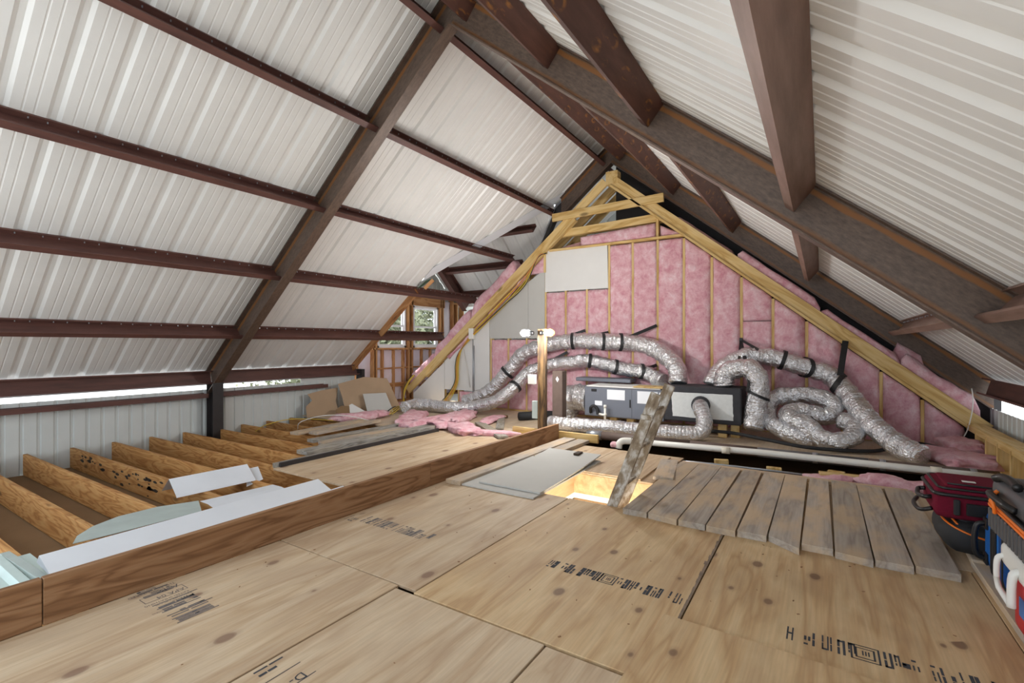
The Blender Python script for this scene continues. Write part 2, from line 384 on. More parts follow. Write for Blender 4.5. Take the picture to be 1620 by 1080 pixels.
ceiling = struct(empty('ceiling'))
def sheet(rows, name, mat, parent):
    """rows: list of (a, b) end points per profile line; one rolled sheet with 1 mm of thickness"""
    m = MB(); n = len(rows)
    vs = [p for r in rows for p in r]
    m.add(vs, [(2 * i, 2 * i + 1, 2 * i + 3, 2 * i + 2) for i in range(n - 1)])
    return m.build(name, mat, parent)
PR = corr()
def roof_panel(x0, side, yend, xs=None):
    rows = []
    nn = NL if side > 0 else NR
    prof = PR
    if xs:                                           # a sheet trimmed at xs keeps its cut edges
        at = lambda q: next(h0 + (h1 - h0) * (q - a0) / (a1 - a0) for (a0, h0), (a1, h1) in zip(PR, PR[1:]) if a1 > a0 and a0 - 1e-6 <= q <= a1 + 1e-6)
        ends = [e - x0 for e in xs if 0 < e - x0 < .914]
        prof = sorted(PR + [(e, at(e)) for e in ends])
    for s, hh in prof:
        x = x0 + s
        if xs and not (xs[0] - 1e-4 <= x <= xs[1] + 1e-4): continue
        ye = yend(x)
        a = V((x, RY, ZROOF)) + nn * hh; b = V((x, ye, ZROOF - SL * abs(ye - RY))) + nn * hh
        rows.append((a, b))
    if len(rows) > 2: sheet(rows, 'roof_panel', 'roof_metal', ceiling)
x = XB
while x < 10.3:
    if x < 8.6: roof_panel(x, -1, lambda q: EAVE_R - .2)
    if x + .9144 <= DXL: roof_panel(x, 1, lambda q: EAVE_L + .2)
    elif x < DXL:
        roof_panel(x, 1, lambda q: EAVE_L + .2, (x, DXL)); roof_panel(x, 1, valleyY, (DXL, x + .92))
    elif x + .9144 < 9.9: roof_panel(x, 1, valleyY)
    else: roof_panel(x, 1, lambda q: EAVE_L + .2)
    x += .9144

# purlins (C sections, open side up-slope); the left ones cross the dormer opening to the partition
XF = 3.75
OFFL = [.168, 1.118, 2.051, 2.985, 3.923]; OFFR = [.168, 1.07, 1.957, 2.941, 3.88]
CP = cprof()
def purlin(off, side, x0, x1, mat, screws=False):
    y = RY + side * off; z = ZPUR - SL * off; up = NL if side > 0 else NR
    a, b = V((x0, y, z)), V((x1, y, z))
    o = extrude('purlin', CP, *((b, a) if side > 0 else (a, b)), up, mat, ceiling)
    if screws:
        m = MB(); q = x0 + .12; ups = V((0, -side * CO, SI)); k = 0
        while q < x1 - .05:
            p = V((q, y, z)) + up * .193 + ups * .035
            m.box(-.004, .004, -.004, .004, -.012, .003, Matrix.Translation(p)); q += .115 if k % 2 else .19; k += 1
        stuff(m.build('screw_points', 'galvanised', o))
for i, off in enumerate(OFFL):
    purlin(off, 1, XB, XF - .006, 'purlin_red', True); purlin(off, 1, XF + .006, 8.25 if i > 1 else 8.5, 'purlin_red', True)
for i, off in enumerate(OFFR):
    purlin(off, -1, XB, XF - .006, 'purlin_tan' if i >= 3 else 'purlin_rust'); purlin(off, -1, XF + .006, 8.0, 'purlin_tan' if i >= 3 else 'purlin_rust', i >= 4)
# eave struts
for side in (1, -1):
    for a, b in ((XB, XF - .008), (XF + .008, 6.5 if side > 0 else 8.0)):
        off = 4.77; y = RY + side * off; z = ZPUR - SL * off
        extrude('eave_strut', cprof(.2, .09), *(((b, y, z), (a, y, z)) if side > 0 else ((a, y, z), (b, y, z))), (0, side * .25, .97), 'purlin_red', ceiling)
# steel frames
def rafters(x, both=True, short=0):
    ip = iprof()
    for side in (1, -1):
        off = 4.86 if not (short and side > 0) else short
        p0 = V((x, RY, ZRAF)); p1 = V((x, RY + side * off, ZRAF - SL * off))
        extrude('rafter', ip, p0, p1, NL if side > 0 else NR, 'rafter_steel', ceiling, cut0=((x, RY, 0), (0, 1, 0)), cut1=((x, p1.y, 0), (0, 1, 0)))
rafters(XF); rafters(8.1, short=1.0)
# ridge cap inside face
m = MB(); m.prism([(-.25, -.25 * SL), (0, 0), (.25, -.25 * SL), (.25, -.25 * SL + .01), (0, .012), (-.25, -.25 * SL + .01)], 11.2, Matrix(((0, 0, 1, XB), (1, 0, 0, RY), (0, 1, 0, ZROOF + .045), (0, 0, 0, 1))))
m.build('ridge_cap', 'roof_metal', ceiling)
# valley flashing and rake trim at the dormer
def strip(name, a, b, c, d, mat, parent, th=.004):
    a, b, c, d = map(V, (a, b, c, d)); n = (b - a).cross(d - a).normalized() * th
    MB().add([a, b, c, d, a + n, b + n, c + n, d + n], [(0, 1, 2, 3), (7, 6, 5, 4), (0, 4, 5, 1), (1, 5, 6, 2), (2, 6, 7, 3), (3, 7, 4, 0)]).build(name, mat, parent)
def onL(x, y, dz=0): return (x, y, ZROOF - SL * (y - RY) - dz)
vy0, vy1 = valleyY(6.42), valleyY(8.05)
strip('valley_flashing', onL(6.42, vy0 - .26, .012), onL(8.05, vy1 - .26, .012), onL(8.05, vy1 + .02, .012), onL(6.42, vy0 + .02, .012), 'flashing_white', ceiling)
board('splice_block', (6.5, 6.02, 2.26), (6.6, 5.9, 2.42), .04, .06, 'orange_lumber', ceiling); MB().add([(6.38, 6.12, 2.28), (6.46, 5.98, 2.42), (6.56, 5.95, 2.46), (6.47, 6.1, 2.32), (6.38, 6.12, 2.27), (6.46, 5.98, 2.41), (6.56, 5.95, 2.45), (6.47, 6.1, 2.31)], [(0, 1, 2, 3), (7, 6, 5, 4), (0, 4, 5, 1), (1, 5, 6, 2), (2, 6, 7, 3), (3, 7, 4, 0)]).build('torn_flap', 'dark_green', ceiling)
board('rake_board', V(onL(6.42, 6.13, .15)), V(onL(6.42, 7.95, .15)), .04, .16, 'orange_lumber', ceiling, NL)

# ------------------------------------------------------------------ dormer: roof, gable wall, windows
YD = 7.93
def dpt(x, y, o=0): return V((x, y, DZ - DS * abs(x - DX))) + V((DS if x >= DX else -DS, 0, 1)).normalized() * o
for sgn in (1, -1):
    y = 4.0
    while y < 8.2:
        rows = []
        for s, hh in PR:
            yy = y + s
            if yy > 8.25: break
            # the sheet runs from the dormer ridge down to the eave or to the valley
            zv = ZROOF - SL * (yy - RY); xe = min(1.85, max(0, (DZ - zv) / DS))
            if xe <= .02: continue
            rows.append((dpt(DX, yy, hh), dpt(DX + sgn * xe, yy, hh)))
        if len(rows) > 2: sheet(rows, 'roof_panel', 'roof_metal', ceiling)
        y += .9144
for off in (.32, .93, 1.5):
    p = dpt(DX + off, 0, -.2)
    y0 = RY + (ZROOF - (DZ - DS * off)) / SL
    extrude('purlin', CP, (p.x, y0 + .25, p.z), (p.x, 7.55, p.z), (DS, 0, 1), 'purlin_red', ceiling)
q0, q1 = dpt(DX, 7.6, -.3), dpt(DX + 1.75, 7.6, -.3)
extrude('rafter', iprof(.28, .14), q0, q1, (DS, 0, 1), 'purlin_red', ceiling)
q0, q1 = dpt(DX, 7.6, -.3), dpt(DX - 1.65, 7.6, -.3)
extrude('rafter', iprof(.28, .14), q0, q1, (-DS, 0, 1), 'purlin_red', ceiling)
strip('valley_flashing', V(onL(8.1, valleyY(8.1) - .02, .015)), V(onL(9.6, valleyY(9.6) - .02, .015)), V(onL(9.6, valleyY(9.6) - .3, .015)), V(onL(8.1, valleyY(8.1) - .3, .015)), 'flashing_white', ceiling)
MB().add([onL(8.14, 4.25, .05), onL(9.3, 5.55, .05), onL(9.3, 5.4, .05), onL(8.14, 4.1, .05)] + [onL(8.14, 4.25, .2), onL(9.3, 5.55, .2), onL(9.3, 5.4, .2), onL(8.14, 4.1, .2)],
         [(0, 1, 2, 3), (7, 6, 5, 4), (0, 4, 5, 1), (1, 5, 6, 2), (2, 6, 7, 3), (3, 7, 4, 0)]).build('valley_beam', 'dark_steel', ceiling)

wd = struct(empty('wall_dormer', (8.08, YD, 0)))
OL = 'orange_lumber'
def vstud(x, z0, z1, w=.04, y=YD, d=.14): board('stud', (x, y, z0), (x, y, z1), w, d, OL, wd, (0, 1, 0))
board('bottom_plate', (6.5, YD + .07, 0), (9.8, YD + .07, 0), .14, .04, OL, wd)
WINS = [(7.12, 7.96), (8.2, 9.06)]
board('window_header', (7.0, YD + .02, 2.18), (9.26, YD + .02, 2.18), .04, .2, OL, wd)
board('window_sill_plate', (6.95, YD + .07, 1.16), (9.3, YD + .07, 1.16), .14, .04, OL, wd)
for x in (6.56, 6.98, 7.06, 8.02, 8.13, 9.12, 9.2, 9.58, 9.76): vstud(x, .04, min(2.4, DZ - DS * abs(x - DX) - .1))
for x in (7.24, 7.56, 7.86, 8.45, 8.75): vstud(x, .04, 1.16)
for x0, x1 in ((7.06, 7.86), (7.86, 8.6)):
    board('blocking', (x0, YD + .04, .34), (x1, YD + .04, .34), .05, .09, OL, wd)
    board('blocking', (x0, YD + .06, .74), (x1, YD + .06, .74), .09, .03, OL, wd)
vstud(10.0, .04, 2.3)
for z in (1.72, 2.3): board('blocking', (9.6, YD + .05, z), (9.98, YD + .05, z), .09, .05, OL, wd)
def film(x0, x1, z0, z1, seed):                            # batts behind a crumpled clear film
    m = MB(); nx, nz = 8, 16; vs = []
    for i in range(nx + 1):
        for j in range(nz + 1):
            x = x0 + (x1 - x0) * i / nx; z = z0 + (z1 - z0) * j / nz
            vs.append((x, YD + .09 - .03 * math.sin(math.pi * i / nx) + .02 * noise.noise(V((x * 6, seed, z * 9))), z))
    m.add(vs, [(i * (nz + 1) + j, (i + 1) * (nz + 1) + j, (i + 1) * (nz + 1) + j + 1, i * (nz + 1) + j + 1) for i in range(nx) for j in range(nz)])
    m.build('film_faced_batt', 'vapour_film', wd, True)
for i, (a, b, z0, z1) in enumerate([(6.58, 6.97, .05, 1.5), (7.08, 8.01, .05, 1.15), (8.15, 9.1, .05, 1.15), (9.22, 9.56, .05, 2.35), (7.0, 7.1, 1.2, 2.1)]): film(a, b, z0, z1, i * 3.1)
# outer cladding above and around the windows
rows = []
x = 6.44
for s, hh in corr(3.81, .1524, .018, .03, .018, False):
    zt = DZ - DS * abs(x + s - DX) + .0
    rows.append((V((x + s, YD + .16 + hh, 2.2)), V((x + s, YD + .16 + hh, max(zt, 2.75 if x + s > 9.5 else 2.3)))))
sheet(rows, 'gable_cladding', 'wall_metal', wd)
for a, b in ((6.44, 7.12), (7.96, 8.2), (9.06, 10.25)):
    MB().box(a, b, YD + .155, YD + .165, 1.16, 2.25).build('sheathing', 'wall_metal', wd)
MB().box(6.44, 10.25, YD + .155, YD + .165, -.3, 1.2).build('sheathing', 'wall_metal', wd)
for i, (a, b) in enumerate(WINS):
    wn = struct(empty('window_%d' % (i + 1), ((a + b) / 2, YD + .1, 1.2)))
    z0, z1, t = 1.2, 2.18, .045
    m = MB()
    m.box(a, a + t, YD + .05, YD + .15, z0, z1).box(b - t, b, YD + .05, YD + .15, z0, z1).box(a, b, YD + .05, YD + .15, z0, z0 + t).box(a, b, YD + .05, YD + .15, z1 - t, z1)
    m.build('window_frame', 'window_white', wn)
    zm = (z0 + z1) / 2
    for k, (s0, s1, yy) in enumerate(((z0 + t, zm + .02, YD + .085), (zm - .02, z1 - t, YD + .115))):
        m = MB(); c = .035; A, B = a + t, b - t
        m.box(A, A + c, yy - .015, yy + .015, s0, s1).box(B - c, B, yy - .015, yy + .015, s0, s1).box(A, B, yy - .016, yy + .016, s0, s0 + c).box(A, B, yy - .016, yy + .016, s1 - c, s1)
        sash = m.build('sash', 'window_white', wn)
        for g in (1, 2):
            xx = A + (B - A) * g / 3; MB().box(xx - .008, xx + .008, yy - .006, yy + .006, s0 + c, s1 - c).build('muntin', 'muntin_dark', sash)
        zz = (s0 + s1) / 2; MB().box(A + c, B - c, yy - .006, yy + .006, zz - .008, zz + .008).build('muntin', 'muntin_dark', sash)
        MB().box(A + c, B - c, yy - .002, yy + .002, s0 + c, s1 - c).build('pane', 'glass', sash)

# ------------------------------------------------------------------ eave walls
def eave_wall(name, y, out, x0, x1, z1):
    wl = struct(empty(name, ((x0 + x1) / 2, y, -.3)))
    prof = corr(.9144, .1524, .016, .022, .012, False); x = x0
    while x < x1 - .01:
        rows = [(V((x + s, y + out * hh, -.32)), V((x + s, y + out * hh, z1))) for s, hh in prof if x + s <= x1 + .001]
        sheet(rows, 'wall_panel', 'wall_metal', wl); x += .9144
    return wl
wl = eave_wall('wall_left', EAVE_L, 1, XB, 6.5, .585)
# at the far end the sheets reach up behind the strut
MB().box(5.3, 6.5, EAVE_L + .02, EAVE_L + .024, .4, .66).build('filler_sheet', 'wall_metal', wl)
wr = eave_wall('wall_right', EAVE_R, -1, XB, 8.6, .5)
GP = cprof(.16, .06, .004, .018)
for a, b in ((XB, XF - .09), (XF + .1, 5.75)):
    extrude('girt', [(yy, zz) for yy, zz in cprof(.15, .065, .005, .018)], (a, EAVE_L - .005, .47), (b, EAVE_L - .005, .47), (0, -1, 0), 'purlin_red', wl)
extrude('girt', cprof(.15, .065, .005, .018), (5.85, EAVE_R + .005, .31), (XB, EAVE_R + .005, .31), (0, 1, 0), 'purlin_red', wr)
def column(x, y, side, wl_):
    extrude('column', iprof(.2, .15), (x, y - side * .12, -.3), (x, y - side * .12, ZRAF - SL * 4.6 + .02), (0, side, 0), 'dark_steel', wl_)
column(XF, 7.8, 1, wl); column(XF, -1.6, -1, wr)
MB().box(6.5, 6.58, 7.74, 7.9, -.02, .78).build('corner_post', 'dark_steel', wl)
# end wall far behind the partition closes the attic
we = struct(empty('wall_end', (10.25, 3.1, 0)))
rows = []
for s, hh in corr(10.3632, .3048, .02, .04, .02, False):
    yy = -1.9 + s; rows.append((V((10.25 + hh, yy, -.3)), V((10.25 + hh, yy, max(2.9 if yy > 5.3 else -.2, ZROOF - SL * abs(yy - RY))))))
sheet(rows, 'wall_panel', 'wall_metal', we)
MB().box(8.55, 8.56, EAVE_R - .2, 3.2, -.3, 4.9).build('wall_panel', 'dark_steel', we)  # added dark sheet; its colour stands in for the shade behind the partition
MB().box(8.12, 8.13, -1.75, 3.1, -.1, 1.0).build('wall_panel', 'dark_steel', we)  # lower added sheet, dark colour painting the shade behind the studs

# ------------------------------------------------------------------ insulated partition
XW = 7.85
wf = struct(empty('wall_far', (XW, RY, 0)))
PY, PZ = 3.05, 4.19
def zr(y): return PZ - .2 - SL * abs(y - PY)               # underside of the partition rafters
NLUM = 'new_lumber'
def gable_board(y0, z0, y1, z1, w=.04, h=.14, x=XW, name='rafter', parent=None): return board(name, (x, y0, z0), (x, y1, z1), w, h, NLUM, parent or wf, (0, (z0 - z1) / (y1 - y0) if y1 != y0 else 0, 1))
# rafters: broad face plus a flat lower nailer, right then left
h14 = .14
gable_board(PY - .02, PZ - .19, -1.6, PZ - .19 - SL * 4.63, .045, .15, XW - .03)
gable_board(PY - .02 - .0, PZ - .235, -1.5, PZ - .235 - SL * 4.53, .1, .035, XW - .03, 'nailer')
gable_board(PY + .02, PZ - .19, 7.72, PZ - .19 - SL * 4.65, .045, .15, XW - .03)
gable_board(PY + .6, PZ - .235 - SL * .6, 7.2, PZ - .235 - SL * 4.13, .1, .035, XW - .03, 'nailer')
MB().bbox(XW - .06, XW + .1, PY - .16, PY + .05, PZ - .2, PZ + .02, .004).build('peak_block', NLUM, wf)
for dx in (.35, .75):
    for sg in (1, -1):
        board('rafter', (XW + dx, PY, PZ - .19), (XW + dx, PY + sg * 2.2, PZ - .19 - SL * 2.2), .045, .15, NLUM, wf, (0, sg * SL, 1))
board('collar_tie', (XW - .06, 2.12, 3.55), (XW - .06, 4.12, 3.5), .04, .14, NLUM, wf)
board('collar_tie', (XW + .03, 2.2, 3.27), (XW + .03, 3.97, 3.22), .04, .13, NLUM, wf)
board('collar_tie', (XW + .3, 2.2, 3.3), (XW + .3, 4.0, 3.27), .04, .13, NLUM, wf)
board('top_plate', (XW, 1.82, 2.97), (XW, 4.2, 2.97), .1, .038, NLUM, wf)
board('cripple_stud', (XW - .01, 2.24, 2.97), (XW - .01, 2.24, 3.42), .04, .09, NLUM, wf, (1, 0, 0))
board('top_plate', (XW - .04, 4.3, 2.58 + .4), (XW - .04, 4.3, 2.6), .04, .05, NLUM, wf, (1, 0, 0))
studY = [3.06 - .412 * k for k in range(-11, 12)]
for y in studY:
    top = min(2.97, zr(y) - .04)
    if top < .25 or y < -1.5: continue
    board('stud', (XW, y, 0), (XW, y, top), .038, .089, NLUM, wf, (1, 0, 0))
board('bottom_plate', (XW + .045, -1.5, 0), (XW + .045, 7.6, 0), .09, .038, NLUM, wf)
def batt(y0, y1, z0, zt0, zt1, bul=.035, seed=0, mat='pink_fibre', xf=XW, dep=.09, name='insulation_batt', nz=None, parent=wf, rough=1.0):
    """lumpy glass-fibre batt between two studs (y0>y1), top edge from zt0 at y0 to zt1 at y1"""
    nu = max(6, int(abs(y0 - y1) / .035)); nv = nz or max(5, int((max(zt0, zt1) - z0) / .05)); vs = []
    for i in range(nu + 1):
        u = i / nu
        for j in range(nv + 1):
            v = j / nv; y = y0 + (y1 - y0) * u; zt = zt0 + (zt1 - zt0) * u; z = z0 + (zt - z0) * v
            e = min(1, 4.5 * min(u, 1 - u)) ** .5 * min(1, .25 + 6 * min(v, 1 - v)) ** .5
            p = V((y * 3.1, z * 2.3, seed)); q = V((y * 11, z * 9, seed + 5)); r = V((y * 4, z * 6.5, seed + 9))
            b = bul * e + rough * e * (.03 * noise.noise(p) + .012 * noise.noise(q) - .03 * max(0, .12 - abs(noise.noise(r))) / .12 * (.5 + .5 * noise.noise(p)))
            y += .006 * noise.noise(V((z * 14, y0, seed))) * (1 if 0 < i < nu else 1.6)
            vs.append((xf - b, y, z + .01 * noise.noise(V((y * 12, seed, 3))) * (j == nv)))
    fs = [(i * (nv + 1) + j, i * (nv + 1) + j + 1, (i + 1) * (nv + 1) + j + 1, (i + 1) * (nv + 1) + j) for i in range(nu) for j in range(nv)]
    m = MB(); m.add(vs, fs)
    # sides and back
    bx = xf + dep; c = [(bx, y0, z0), (bx, y0, zt0), (bx, y1, zt1), (bx, y1, z0)]
    b0 = len(m.v); m.v += c
    L = [j for j in range(nv + 1)]; Rr = [nu * (nv + 1) + j for j in range(nv + 1)]
    m.f += [tuple(L + [b0 + 1, b0])[::-1], tuple(Rr + [b0 + 2, b0 + 3])]
    T = [i * (nv + 1) + nv for i in range(nu + 1)]; B = [i * (nv + 1) for i in range(nu + 1)]
    m.f += [tuple(T + [b0 + 2, b0 + 1])[::-1], tuple(B + [b0 + 3, b0]), (b0, b0 + 1, b0 + 2, b0 + 3)]
    return m.build(name, mat, parent, True)
sd = 1.0
for k in range(len(studY) - 1):
    y0, y1 = studY[k] - .021, studY[k + 1] + .021; sd += 7.7
    if y1 < -1.62 or y0 > 7.3: continue
    if y0 > 4.4:                                    # left of the grey drywall: pink shows below it
        if y0 < 5.6: batt(y0, y1, .03, 1.36, 1.36, .03, sd)
        elif y0 < 6.6: batt(y0, y1, .03, .3, .3, .05, sd)
        continue
    if y1 > 3.0: batt(y0, y1, .03, 2.22, 2.22, .012, sd, rough=.5)
    elif y1 > 1.7: batt(y0, y1, .03, 2.95, 2.95, .012, sd, rough=.55)
    else:
        t0, t1 = zr(y0) - .03, zr(y1) - .03
        if abs(y0 - .95) < .1:                      # this bay is filled by two pieces
            batt(y0, y1, 1.62, t0, t1, .03, sd, rough=.4); batt(y0, y1, .03, 1.61, 1.61, .03, sd + 3)
        else: batt(y0, y1, .03, t0, max(t1, .2), .035 if y1 > .3 else .07, sd, rough=.8 if y1 > .6 else 1.5)
batt(4.28, 4.7, 2.6, 2.93, 2.6, .03, 88)                       # triangle beside the white drywall
batt(3.6, 2.28, 3.0, 3.17, 3.24, .06, 91, xf=XW + .02, rough=1.2); batt(2.2, 1.86, 3.0, 3.2, 3.02, .05, 95, xf=XW + .04)
batt(4.1, 3.62, 3.0, 3.02, 3.1, .03, 97, 'dusty_pink', XW + .06)
def topbatt(ya, yb, th, seed, off=.0, x0=XW - .02, x1=XW + .3, mat='pink_fibre', wave=1.0):
    """batt lying along the top of the partition rafters"""
    m = MB(); n = max(8, int(abs(ya - yb) / .06)); seg = 18; vs = []
    for i in range(n + 1):
        y = ya + (yb - ya) * i / n; zb = PZ - .03 - SL * abs(y - PY) + off
        end = min(1, .55 + .9 * min(i, n - i))
        t = th * end * (1 + wave * .3 * noise.noise(V((y * 2.3, seed, 0)))); xm = (x0 + x1) / 2; xr = (x1 - x0) / 2
        for k in range(seg):
            a = 2 * math.pi * k / seg; cx_, cz_ = math.cos(a), math.sin(a)
            sx = math.copysign(abs(cx_) ** .5, cx_); sz = math.copysign(abs(cz_) ** .6, cz_)
            w_ = 1 + wave * .16 * noise.noise(V((y * 7, math.cos(a) * 1.5 + seed, math.sin(a) * 1.5)))
            vs.append((xm + sx * xr * w_, y + .02 * noise.noise(V((a, y * 5, seed))), zb + t / 2 + sz * t / 2 * w_))
    fs = [(i * seg + k, i * seg + (k + 1) % seg, (i + 1) * seg + (k + 1) % seg, (i + 1) * seg + k) for i in range(n) for k in range(seg)]
    fs += [tuple(range(seg))[::-1], tuple(range(n * seg, (n + 1) * seg))]
    m.add(vs, fs).build('insulation_batt', mat, wf, True)
topbatt(1.05, .02, .2, 3, wave=.4); topbatt(.0, -.85, .15, 13, wave=.4); topbatt(-.86, -1.58, .24, 23, wave=1.3); topbatt(-.8, -1.1, .32, 29, .02, XW + .15, XW + .35)
topbatt(2.0, 1.1, .1, 37, 0, XW + .15, XW + .45, 'dusty_pink')
topbatt(4.95, 6.0, .36, 43, .0, XW - .04); topbatt(6.02, 7.0, .32, 53, .0, XW - .04); topbatt(7.02, 7.7, .24, 63, 0, XW - .04)
for ya, yb, s in ((4.7, 5.55, 71), (5.6, 6.6, 75)):               # ragged edge hanging below the left rafter
    m = MB(); pts = [(XW - .02, ya + (yb - ya) * i / 12, PZ - .28 - SL * (ya + (yb - ya) * i / 12 - PY)) for i in range(13)]
    m.tube(pts, [.03 + .03 * abs(noise.noise(V((i * .7, s, 0)))) for i in range(13)], 8, wob=.3, seed=s).build('insulation_batt', 'pink_fibre', wf, True)
# drywall on the partition
def dwall(poly, mat, x=XW - .014, name='drywall_panel'):
    M = Matrix(((0, 0, 1, x), (1, 0, 0, 0), (0, 1, 0, 0), (0, 0, 0, 1)))
    return MB().prism(poly, .013, M).build(name, mat, wf)
dw = dwall([(3.075, 2.24), (4.3, 2.24), (4.3, 3.0), (3.09, 2.975)], 'drywall_white')
MB().add([(XW - .0155, 3.27 + .05 * math.cos(a) * (1 + .4 * math.sin(5 * a)), 2.44 + .08 * math.sin(a)) for a in [i * .4 for i in range(16)]], [tuple(range(16))]).build('scuff', 'kraft_backing', dw)
dwall([(4.31, 1.39), (4.66, 1.39), (4.66, 2.45), (4.31, 2.66)], 'drywall_grey')
dwall([(4.665, 1.39), (5.555, 1.39), (5.555, 1.84), (4.665, 2.45)], 'drywall_grey')
dwall([(5.56, .33), (6.72, .33), (6.72, .92), (5.56, 1.84)], 'drywall_white')
dwall([(6.73, .04), (7.62, .04), (7.62, .2), (6.73, .9)], 'drywall_white')

# ------------------------------------------------------------------ floor: ceiling lining below, joists, plywood
fl = MB(); HX0, HX1, HY0, HY1 = 3.62, 4.43, 1.30, 2.10        # ladder hatch
for a in ((XB, HX0, EAVE_R, EAVE_L), (HX1, 10.25, EAVE_R, EAVE_L), (HX0, HX1, EAVE_R, HY0), (HX0, HX1, HY1, EAVE_L)): fl.box(a[0], a[1], a[2], a[3], -.285, -.27)
floor = struct(fl.build('floor', 'kraft_backing'))
for k in range(12): 
    MB().box(.9 + k * .62, .906 + k * .62, 3.1, 7.9, -.271, -.2695).build('seam', 'drywall_grey', floor)
for k in range(13):
    x = 1.27 + k * .4215 - .42
    o = board('joist', (x, 2.97, -.262), (x, 7.9, -.262), .04, .244, 'joist_pine', floor)
    if k == 3:
        for j in range(46):
            q = random.random(); r = random.uniform(.015, .05)
            yy = 5.3 + 2.2 * q; zz = -.035 - .16 * abs(random.gauss(0, .45)) - .02
            MB().add([(x - .0207, yy + r * 1.6 * math.cos(a) * random.uniform(.5, 1.2), max(-.25, min(-.02, zz + .45 * r * math.sin(a)))) for a in [i * .9 for i in range(7)]], [tuple(range(7))]).build('tar_stain', 'black_stain', o) if j < 40 else None
PT = .018
def ply(x0, x1, y0, y1, mat='plywood', z=0.0, parent=floor, name='plywood_sheet', th=PT, ang=0, along='x'):
    cx_, cy_ = (x0 + x1) / 2, (y0 + y1) / 2; lx, ly = (x1 - x0) / 2, (y1 - y0) / 2
    rz = ang + (math.pi / 2 if along == 'y' else 0)
    if along == 'y': lx, ly = ly, lx
    M = Matrix.Translation((cx_, cy_, z - th)) @ Matrix.Rotation(rz, 4, 'Z')
    return MB().bbox(-lx, lx, -ly, ly, 0, th, .0025).build(name, mat, parent, M=M)
G = .003
s1 = ply(-.62, 1.828 - G, 1.88 + G, 2.96); s2 = ply(-.64, 1.80 - G, .985 + G, 1.872); ply(-.64, 1.79, -.24, .978)
s3 = ply(1.834, HX0 - .0, 1.765 + G, 2.962, along='x'); s4 = ply(1.81, HX0, .552 + G, 1.76, 'plywood_warm')
s5 = ply(1.3, 3.66, -.70, .546, 'plywood_warm'); ply(-.64, 1.29, -1.4, -.245); ply(-.98, -.65, -1.6, 2.96)
ply(HX0 + .01, HX1, HY1, 2.96); ply(HX0 + .003, 5.2, .0, HY0, 'plywood_warm'); ply(HX1, 5.6, HY0 + .003, 2.08); ply(HX1, 5.62, 2.083, 2.96)
ply(3.67, 5.35, -1.6, -.003); ply(1.29, 3.66, -1.6, -.705, 'plywood_warm')
ply(5.2, 5.34, .005, 1.29, z=.0); 
dk = ply(2.8, 5.25, 3.02, 4.66, z=.022); ply(5.3, 6.2, 2.96, 4.9, 'sawdust_floor'); ply(6.22, 8.5, -1.7, 3.0, 'sawdust_floor', th=.03, z=.012); ply(6.22, 8.5, 3.005, 7.9, 'sawdust_floor')
ply(5.3, 6.2, 4.905, 7.9, 'sawdust_floor', z=-.004)
ls = tag(ply(.75, 2.262, -.62, .645, 'plywood_warm', z=.016, parent=None, name='loose_plywood', th=.015, ang=-.03), 'loose plywood offcut lying over the floor sheets at the bottom edge', 'plywood')
# hatch well: plywood sides, painted lining below
hw = struct(empty('trim_1', (HX0, HY0, -.3)))
for nm, q in (('well_side', (HX1 - .001, HX1 + .03, HY0, HY1)), ('well_side', (HX0 - .03, HX0 + .001, HY0, HY1)), ('well_side', (HX0 - .03, HX1 + .03, HY1, HY1 + .03)), ('well_side', (HX0 - .03, HX1 + .03, HY0 - .03, HY0))):
    MB().box(q[0], q[1], q[2], q[3], -.215, -.019).build(nm, 'plywood_warm', hw)
    MB().box(q[0] + .004, q[1] + .02, q[2], q[3], -.9, -.217).build('well_lining', 'drywall_white', hw)
MB().box(3.2, 5.2, .8, 2.6, -2.5, -2.48).build('lower_floor', 'drywall_white', hw)
lp = bpy.data.lights.new('room_below_lamp', 'AREA'); lp.energy = HATCH_LAMP_W; lp.color = (1, .87, .68); lp.size = .55
lo = bpy.data.objects.new('room_below_lamp', lp); COL.objects.link(lo); lo.location = (3.75, 1.7, -1.3); lo.rotation_euler = (math.radians(155), 0, math.radians(90))

